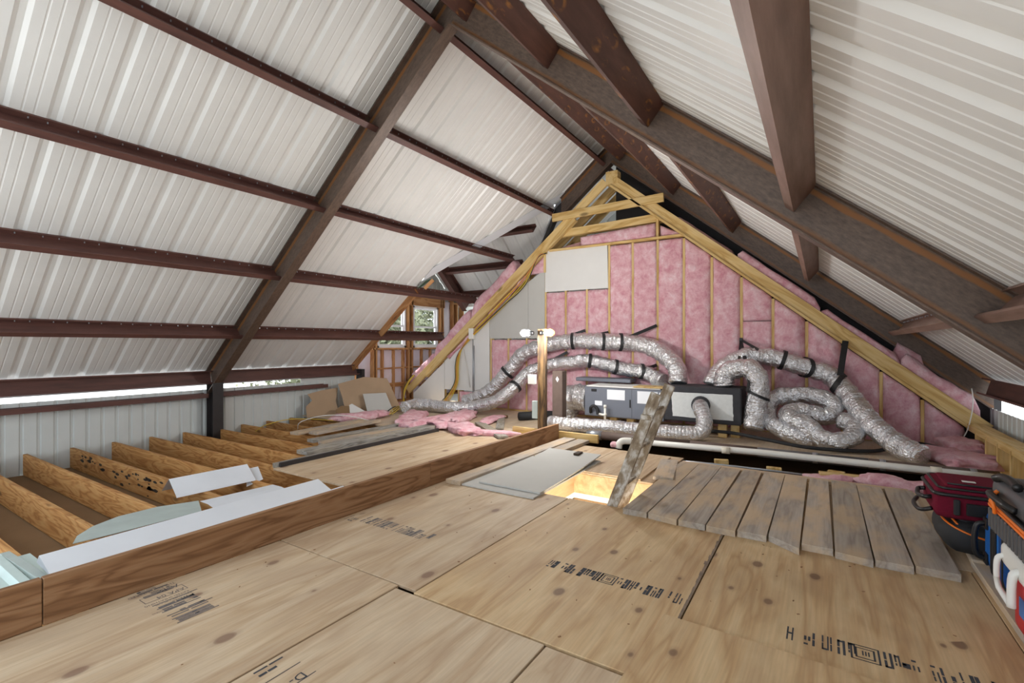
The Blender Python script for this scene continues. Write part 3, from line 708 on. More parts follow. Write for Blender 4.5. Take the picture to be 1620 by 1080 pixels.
# ------------------------------------------------------------------ ink stamps on the plywood
def text_mesh(s, size):
    cu = bpy.data.curves.new('t', 'FONT'); cu.body = s; cu.size = size; cu.resolution_u = 2
    o = bpy.data.objects.new('t', cu); COL.objects.link(o)
    dg = bpy.context.evaluated_depsgraph_get(); me = bpy.data.meshes.new_from_object(o.evaluated_get(dg))
    bpy.data.objects.remove(o); return me
def put_text(s, x, y, rot, size, mat, parent, sx=1.0, sy=1.0, z=.0008, name='ink_stamp'):
    me = text_mesh(s, size)
    M = Matrix.Translation((x, y, z)) @ Matrix.Rotation(rot, 4, 'Z') @ Matrix.Diagonal((sx, sy, 1, 1))
    return mkobj(name, me, mat, parent, M)
def bars(x0, x1, ya, yb, seed, parent, mat='ink', z=.0008, box=None):
    """a row of tall blurred capitals, read across: each a pair of strokes with cross bars"""
    rnd = random.Random(seed); m = MB(); y = ya; d = -1 if yb < ya else 1
    def r(u0, u1, y0, y1): m.add([(x0 + (x1 - x0) * u0, y0, z), (x0 + (x1 - x0) * u1, y0, z), (x0 + (x1 - x0) * u1, y1, z), (x0 + (x1 - x0) * u0, y1, z)], [(0, 1, 2, 3)])
    while (yb - y) * d > 0:
        if box and (y - box[0]) * d > 0 and (y - box[1]) * d < 0:
            a, b = box
            for k in (0, .16):
                kk = (b - a) * k
                r(k, k + .05, a + kk, b - kk); r(.95 - k, 1 - k, a + kk, b - kk); r(k, 1 - k, a + kk, a + kk + (b - a) * .07); r(k, 1 - k, b - kk - (b - a) * .07, b - kk)
            for q in range(3): r(.36, .66, a + (b - a) * (.4 + .1 * q), a + (b - a) * (.45 + .1 * q))
            y = b + .012 * d; continue
        t = rnd.choice((.006, .009, .013)); lw = rnd.choice((.012, .015, .019)); u0 = rnd.choice((0, 0, .02, .3)); u1 = rnd.choice((1, 1, .96, .62))
        r(u0, u1 * .46, y, y + d * t); r(u1 * .52, u1, y, y + d * t)
        if rnd.random() < .75:
            r(u0, u1, y + d * lw, y + d * (lw + t)); c = rnd.choice((.0, .45, .85)); r(c, c + .12, y, y + d * lw)
        y += d * (lw + t + rnd.choice((.005, .007, .01)))
        if rnd.random() < .1: y += d * .03
    return m.build('ink_stamp', mat, parent)
bars(2.30, 2.40, 2.93, 2.86, 3, s3, box=None); bars(2.33, 2.45, 2.80, 2.16, 5, s3)
bars(2.44, 2.53, 1.335, 1.29, 21, s4, 'ink_black'); bars(2.43, 2.535, 1.25, .56, 11, s4, 'ink_black', box=(1.02, .93))
bars(2.395, 2.51, .13, -.66, 14, s5, 'ink_black', box=(-.1, -.2))
R180 = math.pi
def stamp(x, y, parent, mat, wide=.17):
    """trademark block: rows of small print stacked across the sheet, upside down to us"""
    yy = y
    for s, size, st in (('THE ENGINEERED', .026, 1), ('A-B', .05, 1.1), ('APA 04', .04, 1), ('RATED SHEATHING', .022, 1), ('EXPOSURE 1 PS 1-95', .018, 1), ('MILL', .04, 1.2), ('15/32 INCH SIZED FOR SPACING', .014, 1)):
        put_text(s, x + wide, yy, R180, size, mat, parent, min(st, 1.3), 1.15); yy -= size * 1.35
    m = MB()
    for k, ww in enumerate((.2, .15, .17, .2, .11, .18)):
        m.box(x + .0, x + ww, y - .19 - k * .052, y - .19 - k * .052 + .007, .0006, .0009)
    m.build('ink_stamp', mat, parent)
    yb = y - .065
    m = MB(); m.box(x - .01, x + wide + .01, yb, yb + .003, .0006, .0009).box(x - .01, x + wide + .01, yb - .07, yb - .067, .0006, .0009).box(x - .01, x - .007, yb - .07, yb, .0006, .0009).box(x + wide + .007, x + wide + .01, yb - .07, yb, .0006, .0009); m.build('ink_stamp', mat, parent)
stamp(1.03, 2.92, s1, 'ink'); bars(1.04, 1.17, 2.95, 2.86, 31, s1); bars(1.04, 1.2, 2.7, 2.5, 33, s1); 
bars(1.03, 1.15, 1.85, 1.78, 41, s2, 'ink_black'); put_text('D-Y', 1.14, 1.70, R180, .06, 'ink_black', s2); put_text('-84', 1.15, 1.58, R180, .06, 'ink_black', s2); bars(1.03, 1.16, 1.52, 1.3, 43, s2, 'ink_black')
m = MB()
for yb in (1.755, 1.655): m.box(1.0, 1.17, yb, yb + .004, .0006, .0009)
m.build('ink_stamp', 'ink_black', s2)
bars(3.4, 3.48, 4.3, 3.7, 51, dk)
# sooty edge along one sheet joint
m = MB()
for i in range(26):
    xx = 2.3 + i * .05; wv_ = .012 + .03 * abs(noise.noise(V((i * .43, 2, 1)))); m.add([(xx, .553, .0006), (xx + .05, .553, .0006), (xx + .05, .553 + wv_, .0006), (xx, .553 + wv_ * .9, .0006)], [(0, 1, 2, 3)])
m.build('soot_smudge', 'soot', s4)
chips = MB()
for i in range(90):
    xx, yy, r = random.uniform(.8, 3.5), random.uniform(-.6, 2.9), random.uniform(.0015, .0035); a = random.random() * 3
    chips.box(-r * 2, r * 2, -r, r, .0005, r * .8, Matrix.Translation((xx, yy, 0)) @ Matrix.Rotation(a, 4, 'Z'))
tag(stuff(chips.build('wood_chips', 'rim_pine')), 'tiny wood chips and crumbs scattered over the plywood floor', 'debris')

# ------------------------------------------------------------------ divider board, posts
dv = thing('divider_board', (3.2, 2.98, 0), 'long brown timber standing on edge along the plywood floor', 'timber')
for a, b in ((-.9, .69), (.694, 3.26), (3.264, 5.78)): board('plank', (a, 2.982, 0), (b, 2.982, 0), .042, .212, 'rim_pine', dv)
pt = thing('timber_post', (5.78, 3.22, 0), 'upright dark-edged timber post carrying the work lights', 'post')
board('post', (5.78, 3.225, 0), (5.78, 3.225, 1.487), .13, .04, 'post_wood', pt, (1, 0, 0))
bx = MB().bbox(5.70, 5.75, 3.285, 3.4, .73, .86, .004).build('switch_box', 'pvc_white', pt)
for y in (3.315, 3.345, 3.372): MB().box(5.695, 5.701, y - .008, y + .008, .765, .825).build('switch', 'window_white', bx)
MB().bbox(5.78, 5.86, 3.292, 3.38, .25, .49, .004).build('junction_box', 'flashing_green', pt)
tag(board('nailed_board', (5.83, 2.42, 0), (5.83, 3.72, 0), .04, .105, NLUM), 'short fresh pine board on edge across the foot of the post', 'board')
st = thing('steel_stub', (6.6, 3.36, 0), 'short brown steel box section behind the timber post with white diamond sticker', 'steel section')
MB().bbox(6.55, 6.7, 3.3, 3.47, .02, .87, .006).build('section', 'pipe_brown', st)
MB().add([(6.549, 3.385, .79), (6.549, 3.355, .745), (6.549, 3.38, .70), (6.549, 3.41, .745)], [(0, 1, 2, 3)]).build('sticker', 'paper_white', st)
# cage work lights on the post
def work_light(y, sgn, cage, label):
    o = thing('work_light', (5.76, y, 1.43), label, 'work light', 'caged work lights on the post')
    c = V((5.74, y, 1.43)); ax = V((0, sgn, 0))
    m = MB(); m.tube([c - ax * .09, c - ax * .05, c - ax * .03], [.028, .03, .022], 12); m.build('socket', 'black_plastic', o, True)
    m = MB(); m.tube([c + ax * t for t in (-.03, -.01, .02, .05, .068, .078)], [.014, .022, .034, .034, .022, .006], 12); m.build('bulb', 'bulb', o, True)
    m = MB()
    for k in range(6):
        a = math.pi * k / 3; q = V((math.cos(a), 0, math.sin(a)))
        m.tube([c - ax * .04 + q * .03, c + q * .05, c + ax * .06 + q * .05, c + ax * .1 + q * .025], .0028, 5)
    for t, r in ((-.01, .05), (.055, .052), (.1, .026)):
        m.tube([c + ax * t + V((math.cos(a), 0, math.sin(a))) * r for a in [i * math.pi / 8 for i in range(17)]], .0028, 5, False)
    m.build('cage', cage, o, True)
    l = bpy.data.lights.new('work_light_lamp', 'POINT'); l.energy = WORK_LAMP_W; l.shadow_soft_size = .045; l.color = (1, .985, .96)
    lo = bpy.data.objects.new('work_light_lamp', l); COL.objects.link(lo); lo.parent = o; lo.location = (-.12, sgn * .1, .0)
work_light(3.425, 1, 'galvanised', 'lit caged work light on the left of the post'); work_light(3.125, -1, 'cable_yellow', 'lit yellow-caged work light on the right of the post')

# ------------------------------------------------------------------ flexible foil ducts
DU = {}
def duct(key, pts, r, label, step=.022, seg=26, wob=.1, ring=.012, seed=0, taper=None, group='silver flexible ducts', end='black_plastic'):
    P = evenpath(pts, step); n = len(P); DU[key] = (P, r)
    rr = [r * (.8 if i in (0, n - 1) else 1) * (1 + .035 * math.sin(i * .9)) for i in range(n)]
    t = thing('flex_duct', pts[0], label, 'duct', group)
    MB().tube(P, rr, seg, True, wob, ring, seed).build('foil_sleeve', 'foil', t, False); return t
duct('A', [(7.45, 5.88, .14), (7.5, 5.579, .257), (7.55, 5.286, .426), (7.6, 4.917, .808), (7.62, 4.61, 1.119), (7.64, 4.056, 1.281), (7.65, 3.675, 1.331), (7.65, 3.342, 1.329), (7.65, 2.924, 1.317), (7.65, 2.633, 1.301), (7.65, 2.414, 1.27), (7.62, 2.174, 1.181), (7.55, 1.951, 1.028), (7.45, 1.832, .899), (7.38, 1.796, .772), (7.35, 1.789, .69)], .132, 'upper silver flexible duct arching over the grey air handler', seed=1)
duct('B', [(6.34, 6.389, .12), (6.771, 6.424, .13), (6.859, 5.722, .12), (7.05, 5.35, .13), (7.1, 4.848, .291), (7.3, 4.601, .536), (7.5, 4.484, .744), (7.6, 4.331, .836), (7.64, 4.056, .92), (7.66, 3.68, .961), (7.66, 3.382, .999), (7.66, 3.016, .932), (7.66, 2.711, .866), (7.66, 2.397, .834), (7.6, 2.207, .753), (7.5, 2.043, .70)], .112, 'lower silver flexible duct running from the floor up behind the air handler', seed=4)
duct('C', [(7.28, 3.16, .40), (7.28, 3.36, .41), (7.3, 3.52, .38), (7.36, 3.62, .27), (7.44, 3.64, .12)], .21, 'fat silver duct elbow at the left end of the air handler', seed=7, seg=32)
duct('D', [(6.42, 3.42, .10), (6.32, 3.27, .115), (6.3, 3.077, .117), (6.35, 2.669, .125), (6.4, 2.364, .12), (6.45, 2.018, .112), (6.5, 1.762, .105), (6.55, 1.506, .105), (6.6, 1.36, .12), (6.66, 1.29, .206), (6.75, 1.317, .324), (6.86, 1.379, .421), (7.02, 1.403, .432)], .1, 'low silver duct lying in front of the air handler and bending up into its plenum', seed=11, ring=.03, wob=.07)
duct('E', [(7.2, 1.132, .69), (7.2, 1.132, .825), (7.2, 1.06, .914), (7.18, .907, .954), (7.15, .788, .933), (7.12, .71, .819), (7.1, .70, .663), (7.08, .728, .447), (7.05, .74, .3), (7.0, .749, .16)], .128, 'silver duct looping from the plenum top down to the floor beside it', seed=17, wob=.12)
duct('F', [(7.4, 1.332, .69), (7.42, 1.31, .769), (7.5, 1.221, .914), (7.58, 1.065, 1.033), (7.6, .886, 1.108), (7.63, .712, 1.11), (7.65, .495, 1.068), (7.65, .283, .994), (7.65, .107, .938), (7.63, -.049, .885), (7.6, -.153, .799), (7.45, -.27, .661), (7.15, -.421, .429), (6.92, -.571, .262), (6.8, -.684, .18), (6.68, -.79, .125), (6.58, -.90, .09)], .122, 'long silver duct slung across the right bays and sloping down to the floor', seed=23)
duct('G', [(7.3, .629, .336), (7.35, .595, .461), (7.4, .501, .564), (7.42, .304, .599), (7.42, .104, .594), (7.4, -.061, .556), (7.35, -.135, .454), (7.28, -.054, .368), (7.25, .102, .383), (7.22, .26, .415), (7.12, .368, .378), (7.0, .293, .312), (6.95, .177, .282), (6.9, .071, .206), (6.85, -.044, .138), (6.85, -.193, .13), (6.95, -.313, .192), (7.1, -.32, .29), (7.2, -.197, .343)], .11, 'crumpled coil of silver duct heaped on the floor under the sloping duct', seed=29, wob=.16)
duct('H', [(7.3, .614, .38), (7.12, .569, .272), (7.05, .463, .21), (7.0, .335, .157), (6.95, .197, .13), (6.95, .098, .125)], .105, 'short silver duct length tucked under the left of the duct heap', seed=37, wob=.14)
def band(P, r, i, wid=.05, lean=.0, seg=26):
    """webbing ring round a duct at path index i"""
    t = (P[min(i + 1, len(P) - 1)] - P[i - 1]).normalized(); a = V((0, 0, 1)) if abs(t.z) < .9 else V((1, 0, 0))
    n1 = (a - a.dot(t) * t).normalized(); n2 = t.cross(n1); vs = []
    for k in range(seg):
        an = 2 * math.pi * k / seg; q = math.cos(an) * n1 + math.sin(an) * n2; s = t * (lean * math.sin(an))
        for d, e in ((-wid / 2, 1.09), (wid / 2, 1.09), (wid / 2, 1.125), (-wid / 2, 1.125)): vs.append(P[i] + q * r * e + t * d + s)
    fs = []
    for k in range(seg):
        b, c = k * 4, ((k + 1) % seg) * 4
        for j in range(4): fs.append((b + j, c + j, c + (j + 1) % 4, b + (j + 1) % 4))
    return vs, fs
def ribbon(m, a, b, wid=.045, th=.004, nrm=(1, 0, 0)):
    a, b = V(a), V(b); M, L = frameM(a, b, nrm); m.box(0, L, -wid / 2, wid / 2, -th / 2, th / 2, M)
def strap(key, frac, label, anchor=None, lean=.03, wid=.05, anchor2=None):
    P, r = DU[key]; i = max(1, min(len(P) - 2, int(frac * len(P)))); m = MB(); m.add(*band(P, r, i, wid, lean))
    for an in (anchor, anchor2):
        if an:
            d = (V(an) - P[i]); d.x = 0; d.normalize()
            m2 = P[i] + d * r * .9 + V((-r * .75, 0, 0))
            ribbon(m, m2, an, wid)
    tag(m.build('webbing_strap', 'strap_black'), label, 'strap', 'black webbing duct straps')
strap('A', .23, 'black band round the upper duct just left of the post')
strap('A', .43, 'black strap from the upper duct to the stud right of the post', (XW - .03, 3.49, 1.52), .06)
strap('A', .545, 'black band round the top of the upper duct below a stud', (XW - .03, 3.06, 1.48), .04)
strap('A', .655, 'slanting black band on the upper duct, second from its right end', None, .08)
strap('A', .72, 'rightmost black strap of the upper duct tied to a tall stud', (XW - .03, 2.24, 1.58), .08)
strap('B', .46, 'black band round the lower duct just left of the post')
strap('B', .585, 'black strap of the lower duct tied up behind the upper duct', (XW - .1, 3.80, 1.14), .06)
strap('B', .745, 'slanting black band in the middle of the lower duct', None, .05); strap('B', .83, 'slanting black band on the right half of the lower duct', None, .07)
strap('B', .91, 'black strap at the right end of the lower duct tied to a stud', (XW - .03, 2.24, .94), .08)
strap('F', .34, 'upright black band on the sloping duct, left one', None, .02); strap('F', .43, 'slanting black band on the sloping duct', None, .09)
strap('F', .565, 'thick black strap hanging the sloping duct from the rafter end', (XW - .08, -.265, 1.32), .08, .07)
strap('E', .66, 'black band round the looped duct right of the plenum', None, .04, .035)
m = MB(); A = V((XW - .05, 1.0, 1.34))
for q in ((7.3, .88, 1.0), (7.35, .97, 1.02), (7.05, .80, .82), (7.5, .74, 1.2)): ribbon(m, A, q, .035)
ribbon(m, (7.05, .80, .82), (6.98, .82, .66), .035)
m.box(XW - .07, XW - .02, .98, 1.02, 1.32, 1.37)
tag(m.build('webbing_strap', 'strap_black'), 'bunch of black straps nailed to a stud above the looped duct', 'strap', 'black webbing duct straps')

# ------------------------------------------------------------------ air handler with plenum
ah = thing('air_handler', (7.25, 2.5, .16), 'grey horizontal air handler cabinet with white papers stuck on it', 'air handler')
MB().bbox(7.0, 7.55, 1.905, 3.135, .165, .615, .008).build('cabinet', 'handler_grey', ah)
def plate(y0, y1, z0, z1, mat, name, x=6.9985, par=ah): return MB().box(x - .002, x + .001, min(y0, y1), max(y0, y1), z0, z1).build(name, mat, par)
dr = plate(3.09, 2.375, .18, .605, 'handler_grey', 'door', 6.997); plate(2.365, 1.93, .18, .605, 'handler_grey', 'door', 6.997)
for (a, b, z0, z1, mt) in ((2.76, 2.48, .435, .585, 'paper_white'), (2.29, 1.99, .405, .585, 'paper_white'), (1.97, 1.93, .425, .58, 'paper_white'), (2.96, 2.84, .335, .405, 'paper_white'), (2.0, 1.94, .31, .4, 'paper_white'), (2.13, 1.95, .16 + .02, .32, 'label_dark')):
    o = plate(a, b, z0, z1, mt, 'paper_label', 6.9945)
    if mt == 'paper_white' and abs(a - b) > .1:
        mm = MB()
        for k in range(int((z1 - z0) / .022) - 1): mm.box(6.9915, 6.9925, min(a, b) + .015, max(a, b) - .015 - .05 * ((k * 7) % 3), z1 - .02 - k * .022, z1 - .0165 - k * .022)
        mm.build('print', 'drywall_grey', o)
plate(2.09, 2.04, .19, .31, 'label_orange', 'paper_label', 6.992); plate(1.99, 1.965, .19, .31, 'label_orange', 'paper_label', 6.992); plate(2.03, 1.97, .22, .27, 'paper_white', 'paper_label', 6.991)
MB().bbox(6.985, 7.0, 2.93, 3.02, .545, .585, .006).build('pull_handle', 'black_plastic', ah); MB().bbox(6.985, 7.0, 2.39, 2.41, .33, .45, .005).build('latch', 'black_plastic', ah)
MB().bbox(6.99, 7.58, 1.95, 3.1, .617, .637, .004).build('top_board', 'drywall_white', ah)
MB().bbox(6.97, 7.3, 1.88, 2.35, .638, .655, .003).build('scrap_strip', NLUM, ah)
MB().bbox(7.45, 7.75, 2.55, 3.5, .66, .72, .01).build('back_flange', 'handler_grey', ah)
m = MB(); m.tube(spline([(6.99, 3.03, .22), (6.93, 3.0, .3), (6.93, 2.95, .33), (6.94, 2.9, .29), (6.94, 2.89, .2)], 6), .024, 10); m.build('drain_trap', 'rubber_black', ah, True)
m = MB(); m.tube([(6.97, 2.9, .21), (6.9, 2.8, .21), (6.9, 2.74, .21)], .018, 10).tube([(6.9, 2.755, .12), (6.9, 2.755, .33)], .018, 10).tube([(6.9, 2.755, .32), (6.9, 2.755, .36)], .024, 10).tube([(6.9, 2.755, .2), (6.9, 2.755, .23)], .026, 10); m.build('drain_pipe', 'pvc_white', ah, True)
for y, x in ((2.72, 7.1), (2.45, 7.1), (2.2, 7.1), (1.15, 7.05), (1.0, 7.12)): MB().bbox(x, x + .09, y - .07, y + .04, .012, .165 if y > 1.9 else .19, .003).build('support_block', NLUM, ah)
pl = thing('supply_plenum', (7.25, 1.4, .19), 'black wrapped plenum box with white mastic face joined to the air handler', 'plenum')
MB().bbox(7.0, 7.55, .895, 1.9, .195, .685, .014).build('box', 'plenum_black', pl)
m = MB(); n = 40; vs = []
for i in range(n):
    a = i / n * 4; s = int(a); t = a - s
    c = [(1.78, .26), (.99, .255), (1.0, .60), (1.8, .60)]; p = V((*c[s], 0)).lerp(V((*c[(s + 1) % 4], 0)), t)
    vs.append((6.997, p.x + .012 * noise.noise(V((i * .8, 1, 0))), p.y + .012 * noise.noise(V((i * .9, 5, 0)))))
m.add(vs, [tuple(range(n))[::-1]]); m.build('mastic_face', 'mastic_white', pl)
m = MB(); m.tube([(6.99, 1.4, .44), (6.93, 1.4, .44)], [.125, .115], 20); m.build('collar', 'plenum_black', pl, True)

# ------------------------------------------------------------------ pipes along the floor gap
wp = thing('drain_pipe', (5.75, 2.05, .05), 'long white plastic pipe lying along the open floor gap', 'pipe')
m = MB(); m.tube([(5.76, 1.98, .09), (5.92, .58, .09), (5.93, -.52, .09), (5.97, -1.3, .08)], .034, 14); m.build('pipe', 'pvc_white', wp, True)
m = MB(); m.tube(spline([(5.70, 2.1, .0), (5.705, 2.09, .06), (5.73, 2.05, .088), (5.765, 1.96, .09)], 5), .041, 14); m.build('elbow', 'pvc_white', wp, True)
for y in (.9, -.9): m = MB(); t = (1.98 - y) / 3.28; m.tube([(5.76 + .21 * t, y + .04, .09), (5.76 + .21 * t, y - .04, .09)], .038, 14); m.build('coupling', 'pvc_cream', wp, True)
bp = thing('wrapped_pipe', (6.1, 2.6, .0), 'thick brown wrapped pipe behind the white pipe', 'pipe')
def wpt(y): return V((6.09 + .09 * (2.6 - y) / 3.9, y, .055 - .01 * (2.6 - y) / 3.9))
for a, b, mt in ((2.5, 1.35, 'pipe_brown'), (1.345, .62, 'pipe_brown'), (.615, -.4, 'pipe_slate'), (-.405, -1.38, 'pipe_brown')): m = MB(); m.tube([wpt(a), wpt(b)], .055, 16); m.build('pipe_length', mt, bp, True)
m = MB(); m.tube([(6.06, 2.68, .05), (6.07, 2.6, .055), wpt(2.48)], [.045, .062, .06], 16); m.build('foil_end', 'galvanised', bp, True)
for y in (.06, -.52, -1.2): m = MB(); p = wpt(y); m.tube([p + V((0, .025, 0)), p - V((0, .025, 0))], .059, 16); m.build('clamp', 'galvanised', bp, True)
cd = MB(); cd.tube([(5.55, 1.42, -.03), (5.62, .9, -.03), (5.66, .5, -.035), (5.68, .12, -.04)], .012, 8); tag(cd.build('conduit', 'galvanised', None, True), 'thin grey conduit inside the floor gap below the white pipe', 'conduit')
for i, (p, a) in enumerate((((5.66, .92, -.03), .3), ((5.72, .42, -.06), .1), ((5.75, -.12, -.03), -.2))):
    M = Matrix.Translation(p) @ Matrix.Rotation(a, 4, 'Z')
    tag(MB().bbox(-.03, .03, -.07, .07, 0, .05, .003, M).build('wood_block', NLUM), ['fresh wood block on the conduit near the ladder', 'fresh wood block half sunk in the floor gap', 'fresh wood block beside the white pipe, nearest the pink scraps'][i], 'wood block')
tag(board('offcut_board', (5.62, .02, -.01), (5.7, -.62, -.01), .11, .03, 'new_lumber'), 'pale split offcut board lying under the pink scraps in the gap', 'board')
hs = MB(); hs.tube(spline([(6.98, 1.5, .09), (6.85, 1.0, .12), (6.72, .6, .1), (6.66, .1, .06), (6.9, -.5, .05), (7.2, -.75, .1), (7.25, -1.0, .12), (7.0, -1.35, .05)], 8), .022, 10); tag(hs.build('refrigerant_line', 'rubber_black', None, True), 'black insulated line snaking below the silver duct heap', 'pipe')
dp = MB(); dp.tube([(6.85, 4.25, .075), (7.15, 4.05, .075), (7.3, 3.8, .08)], .07, 16, True, .05, .04); tag(dp.build('drain_hose', 'rubber_black', None, True), 'open-ended black corrugated hose lying left of the post', 'hose')

# ------------------------------------------------------------------ loose boards on the floor by the hatch
WB = [(3.502, 1.075, 1.26), (3.476, .855, 1.07), (3.482, .668, .85), (3.474, .478, .664), (3.49, .297, .473), (3.38, .112, .292), (3.478, -.06, .108), (3.42, -.25, -.064), (3.442, -.432, -.254), (3.464, -.63, -.436)]
ords = ['first', 'second', 'third', 'fourth', 'fifth', 'sixth', 'seventh', 'eighth', 'ninth', 'last']
for i, (xf_, ya, yb) in enumerate(WB):
    wdt = yb - ya - .006; yc = (ya + yb) / 2; x1 = 5.22 + .02 * math.sin(i * 2.1); zz = .001
    M, L = frameM((xf_, yc, zz), (x1, yc - .012 + .006 * (i % 3), zz), (0, 0, 1))
    cut = .14 if i == 5 else (.03 if i in (1, 7) else .0)         # one end is sawn at a slant
    tp = .02 if i in (3, 6) else 0
    poly = [(-.0, -wdt / 2), (L, -wdt / 2 + tp), (L, wdt / 2), (cut, wdt / 2)]
    o = MB().prism(poly, .042, None).build('weathered_plank', 'weathered', M=M)
    extra = {5: 'weathered grey plank with a slanted sawn end, sixth from the ladder', 9: 'weathered grey plank at the luggage end of the row'}.get(i, 'weathered grey plank, %s from the ladder in the row' % ords[i])
    tag(o, extra, 'plank', 'weathered planks laid side by side')
tag(board('ledge_board', (5.29, 1.25, .001), (5.27, -.62, .001), .09, .03, 'plywood'), 'narrow pale board across the back ends of the weathered planks', 'board')
tag(board('weathered_plank', (3.40, 2.82, .001), (5.78, 2.80, .001), .17, .04, 'weathered'), 'weathered plank lying right along the brown divider timber', 'plank')
tag(board('weathered_plank', (4.65, 2.62, .001), (5.78, 2.60, .001), .16, .04, 'weathered'), 'short weathered plank second out from the brown divider timber', 'plank')
tag(board('weathered_plank', (4.46, 1.22, .03), (5.3, 1.38, .003), .18, .03, 'weathered'), 'grey plank behind the ladder pointing to the white pipe', 'plank')
ply(HX1 + .004, 5.5, 1.42, 2.0, 'plywood', z=.016, name='plywood_sheet')
def bent_sheet(name, x0, x1, y0, y1, z, lift, mat, label, th=.013, skew=0):
    vs = []; nx = 10
    for i in range(nx + 1):
        t = i / nx; x = x0 + (x1 - x0) * t
        for y in (y0 + skew * t, y1 + skew * t * .4):
            zz = z + lift * t * t; vs += [(x, y, zz), (x, y, zz + th)]
    fs = [(0, 1, 3, 2), (nx * 4, nx * 4 + 2, nx * 4 + 3, nx * 4 + 1)]
    for i in range(nx):
        a, b = i * 4, i * 4 + 4
        fs += [(a, a + 2, b + 2, b), (a + 1, b + 1, b + 3, a + 3), (a, b, b + 1, a + 1), (a + 2, a + 3, b + 3, b + 2)]
    o = MB().add(vs, fs).build(name, mat); return tag(o, label, 'drywall', 'drywall sheets by the hatch')
bent_sheet('drywall_sheet', 3.425, 4.85, 1.99, 2.735, .002, .015, 'drywall_grey', 'lower drywall sheet lying by the hatch, sticking out at the left')
bent_sheet('drywall_sheet', 3.53, 4.9, 1.985, 2.62, .018, .055, 'drywall_grey', 'upper drywall sheet with curled back edge beside the hatch', skew=.02)
tag(MB().bbox(4.75, 4.87, 2.2, 2.26, .075, .1, .003).build('scrap_block', 'post_wood'), 'small dark scrap on the back corner of the upper drywall sheet', 'scrap')

# ------------------------------------------------------------------ ladder
ld = thing('ladder', (3.8, 1.35, -1.2), 'paint-spattered wooden ladder top leaning out of the floor hatch', 'ladder')
def lpt(x, z): return V((x, 1.345 - .345 * z / .9, z))
for x in (3.645, 3.955): board('rail', lpt(x, -1.6) , lpt(x, .93 if x > 3.8 else .885), .028, .085, 'painted_ladder', ld, (0, 1, .38))
for z in (-.75, -.45, -.15, .15, .45, .75):
    a, b = lpt(3.645, z) + V((0, .045, 0)), lpt(3.955, z) + V((0, .045, 0)); board('rung', a, b, .07, .022, 'painted_ladder', ld, (0, .2, 1))
MB().bbox(3.62, 3.665, 1.07, 1.16, .70, .74, .003).build('hinge_lug', 'painted_ladder', ld)

# ------------------------------------------------------------------ knee wall on the right
kw = struct(empty('wall_knee', (6.5, -1.55, 0)))
board('top_plate', (4.9, -1.545, .295), (7.82, -1.545, .295), .15, .038, NLUM, kw); board('bottom_plate', (4.9, -1.5, .0), (7.82, -1.5, .0), .09, .035, NLUM, kw)
board('plate_nailer', (4.9, -1.47, .255), (7.82, -1.47, .255), .02, .07, NLUM, kw)
x = 5.0
while x < 7.8: board('stud', (x, -1.545, .035), (x, -1.545, .295), .038, .09, NLUM, kw, (0, 1, 0)); MB().box(x + .02, x + .38, -1.56, -1.553, .04, .29).build('backing_panel', NLUM, kw); x += .4
cw = MB(); cw.tube(spline([(7.78, -1.5, .75), (7.72, -1.5, .6), (7.72, -1.48, .4), (7.68, -1.42, .2), (7.62, -1.3, .08), (7.55, -1.15, .03)], 8), .006, 6); tag(cw.build('loose_cable', 'cable_white', None, True), 'white cable dangling off the low end of the right rafter', 'cable')

# ------------------------------------------------------------------ cables
def cable(pts, r, mat, label, group='yellow cables'): return tag(MB().tube(spline(pts, 8), r, 6).build('electric_cable', mat, None, True), label, 'cable', group)
for i in range(6):
    dz = -.02 - i * .016; j = i * .013; x = XW - .06 - .012 * (i % 3)
    pts = [(x, 4.28 - .05 * (i % 2), 2.92 + .02 * (i % 2)), (x, 4.36 + j, 2.96 + dz)] + [(x - .01 * math.sin(y * 4 + i), y, PZ - .27 - SL * (y - PY) + dz * (1.4 + .5 * math.sin(y * 2 + i))) for y in (4.7, 5.2, 5.6, 5.95)] + [(x, 6.22 + j, 1.2 + dz), (x - .01, 6.3 + j, .85), (x - .02, 6.31 + j, .5), (x - .04, 6.45 + j * 2, .2), (x - .09, 6.58 + j * 3, .02)]
    cable(pts, .009, 'cable_orange' if i == 2 else ('cable_black' if i == 5 else 'cable_yellow'), ['yellow', 'second yellow', 'orange', 'third yellow', 'fourth yellow', 'black'][i] + ' cable of the bundle running down the left rafter')
for i in range(4):
    j = i * .02
    cable([(7.8, 7.55 + j, .6), (7.7, 7.62 + j, .45), (7.62, 7.66 + j, .25), (7.5 + j, 7.6, .06), (7.2, 7.2 + j, .03), (6.6 - j * 3, 6.7 + j, .1), (6.0 - j, 6.35 + j * 2, .05)], .008, 'cable_black' if i == 3 else 'cable_yellow', ['first', 'second', 'third', 'black'][i] + ' cable hanging in the corner by the dormer and trailing over the floor')
cable([(4.55, 6.9, -.05), (4.5, 6.75, .08), (4.7, 6.5, .17), (5.0, 6.3, .15), (5.3, 6.1, .05)], .007, 'cable_white', 'white cable arching over the far joists', 'loose cables'); cable([(4.1, 7.3, -.06), (4.15, 7.1, .05), (4.4, 6.9, .12), (4.8, 6.8, .08), (5.2, 6.7, .0)], .006, 'cable_yellow', 'yellow cable arching over the far joists', 'loose cables')
eb = thing('electric_box', (XW - .05, 5.95, 1.4), 'white electrical box on the drywall with conduit below', 'electrical box')
MB().bbox(XW - .1, XW - .016, 5.9, 6.02, 1.38, 1.6, .006).build('box', 'pvc_white', eb)
m = MB()
for y in (5.955, 5.925): m.tube([(XW - .035, y, .2), (XW - .035, y, 1.4 if y > 5.94 else 1.25)], .008, 8)
m.build('conduit', 'galvanised', eb, True)
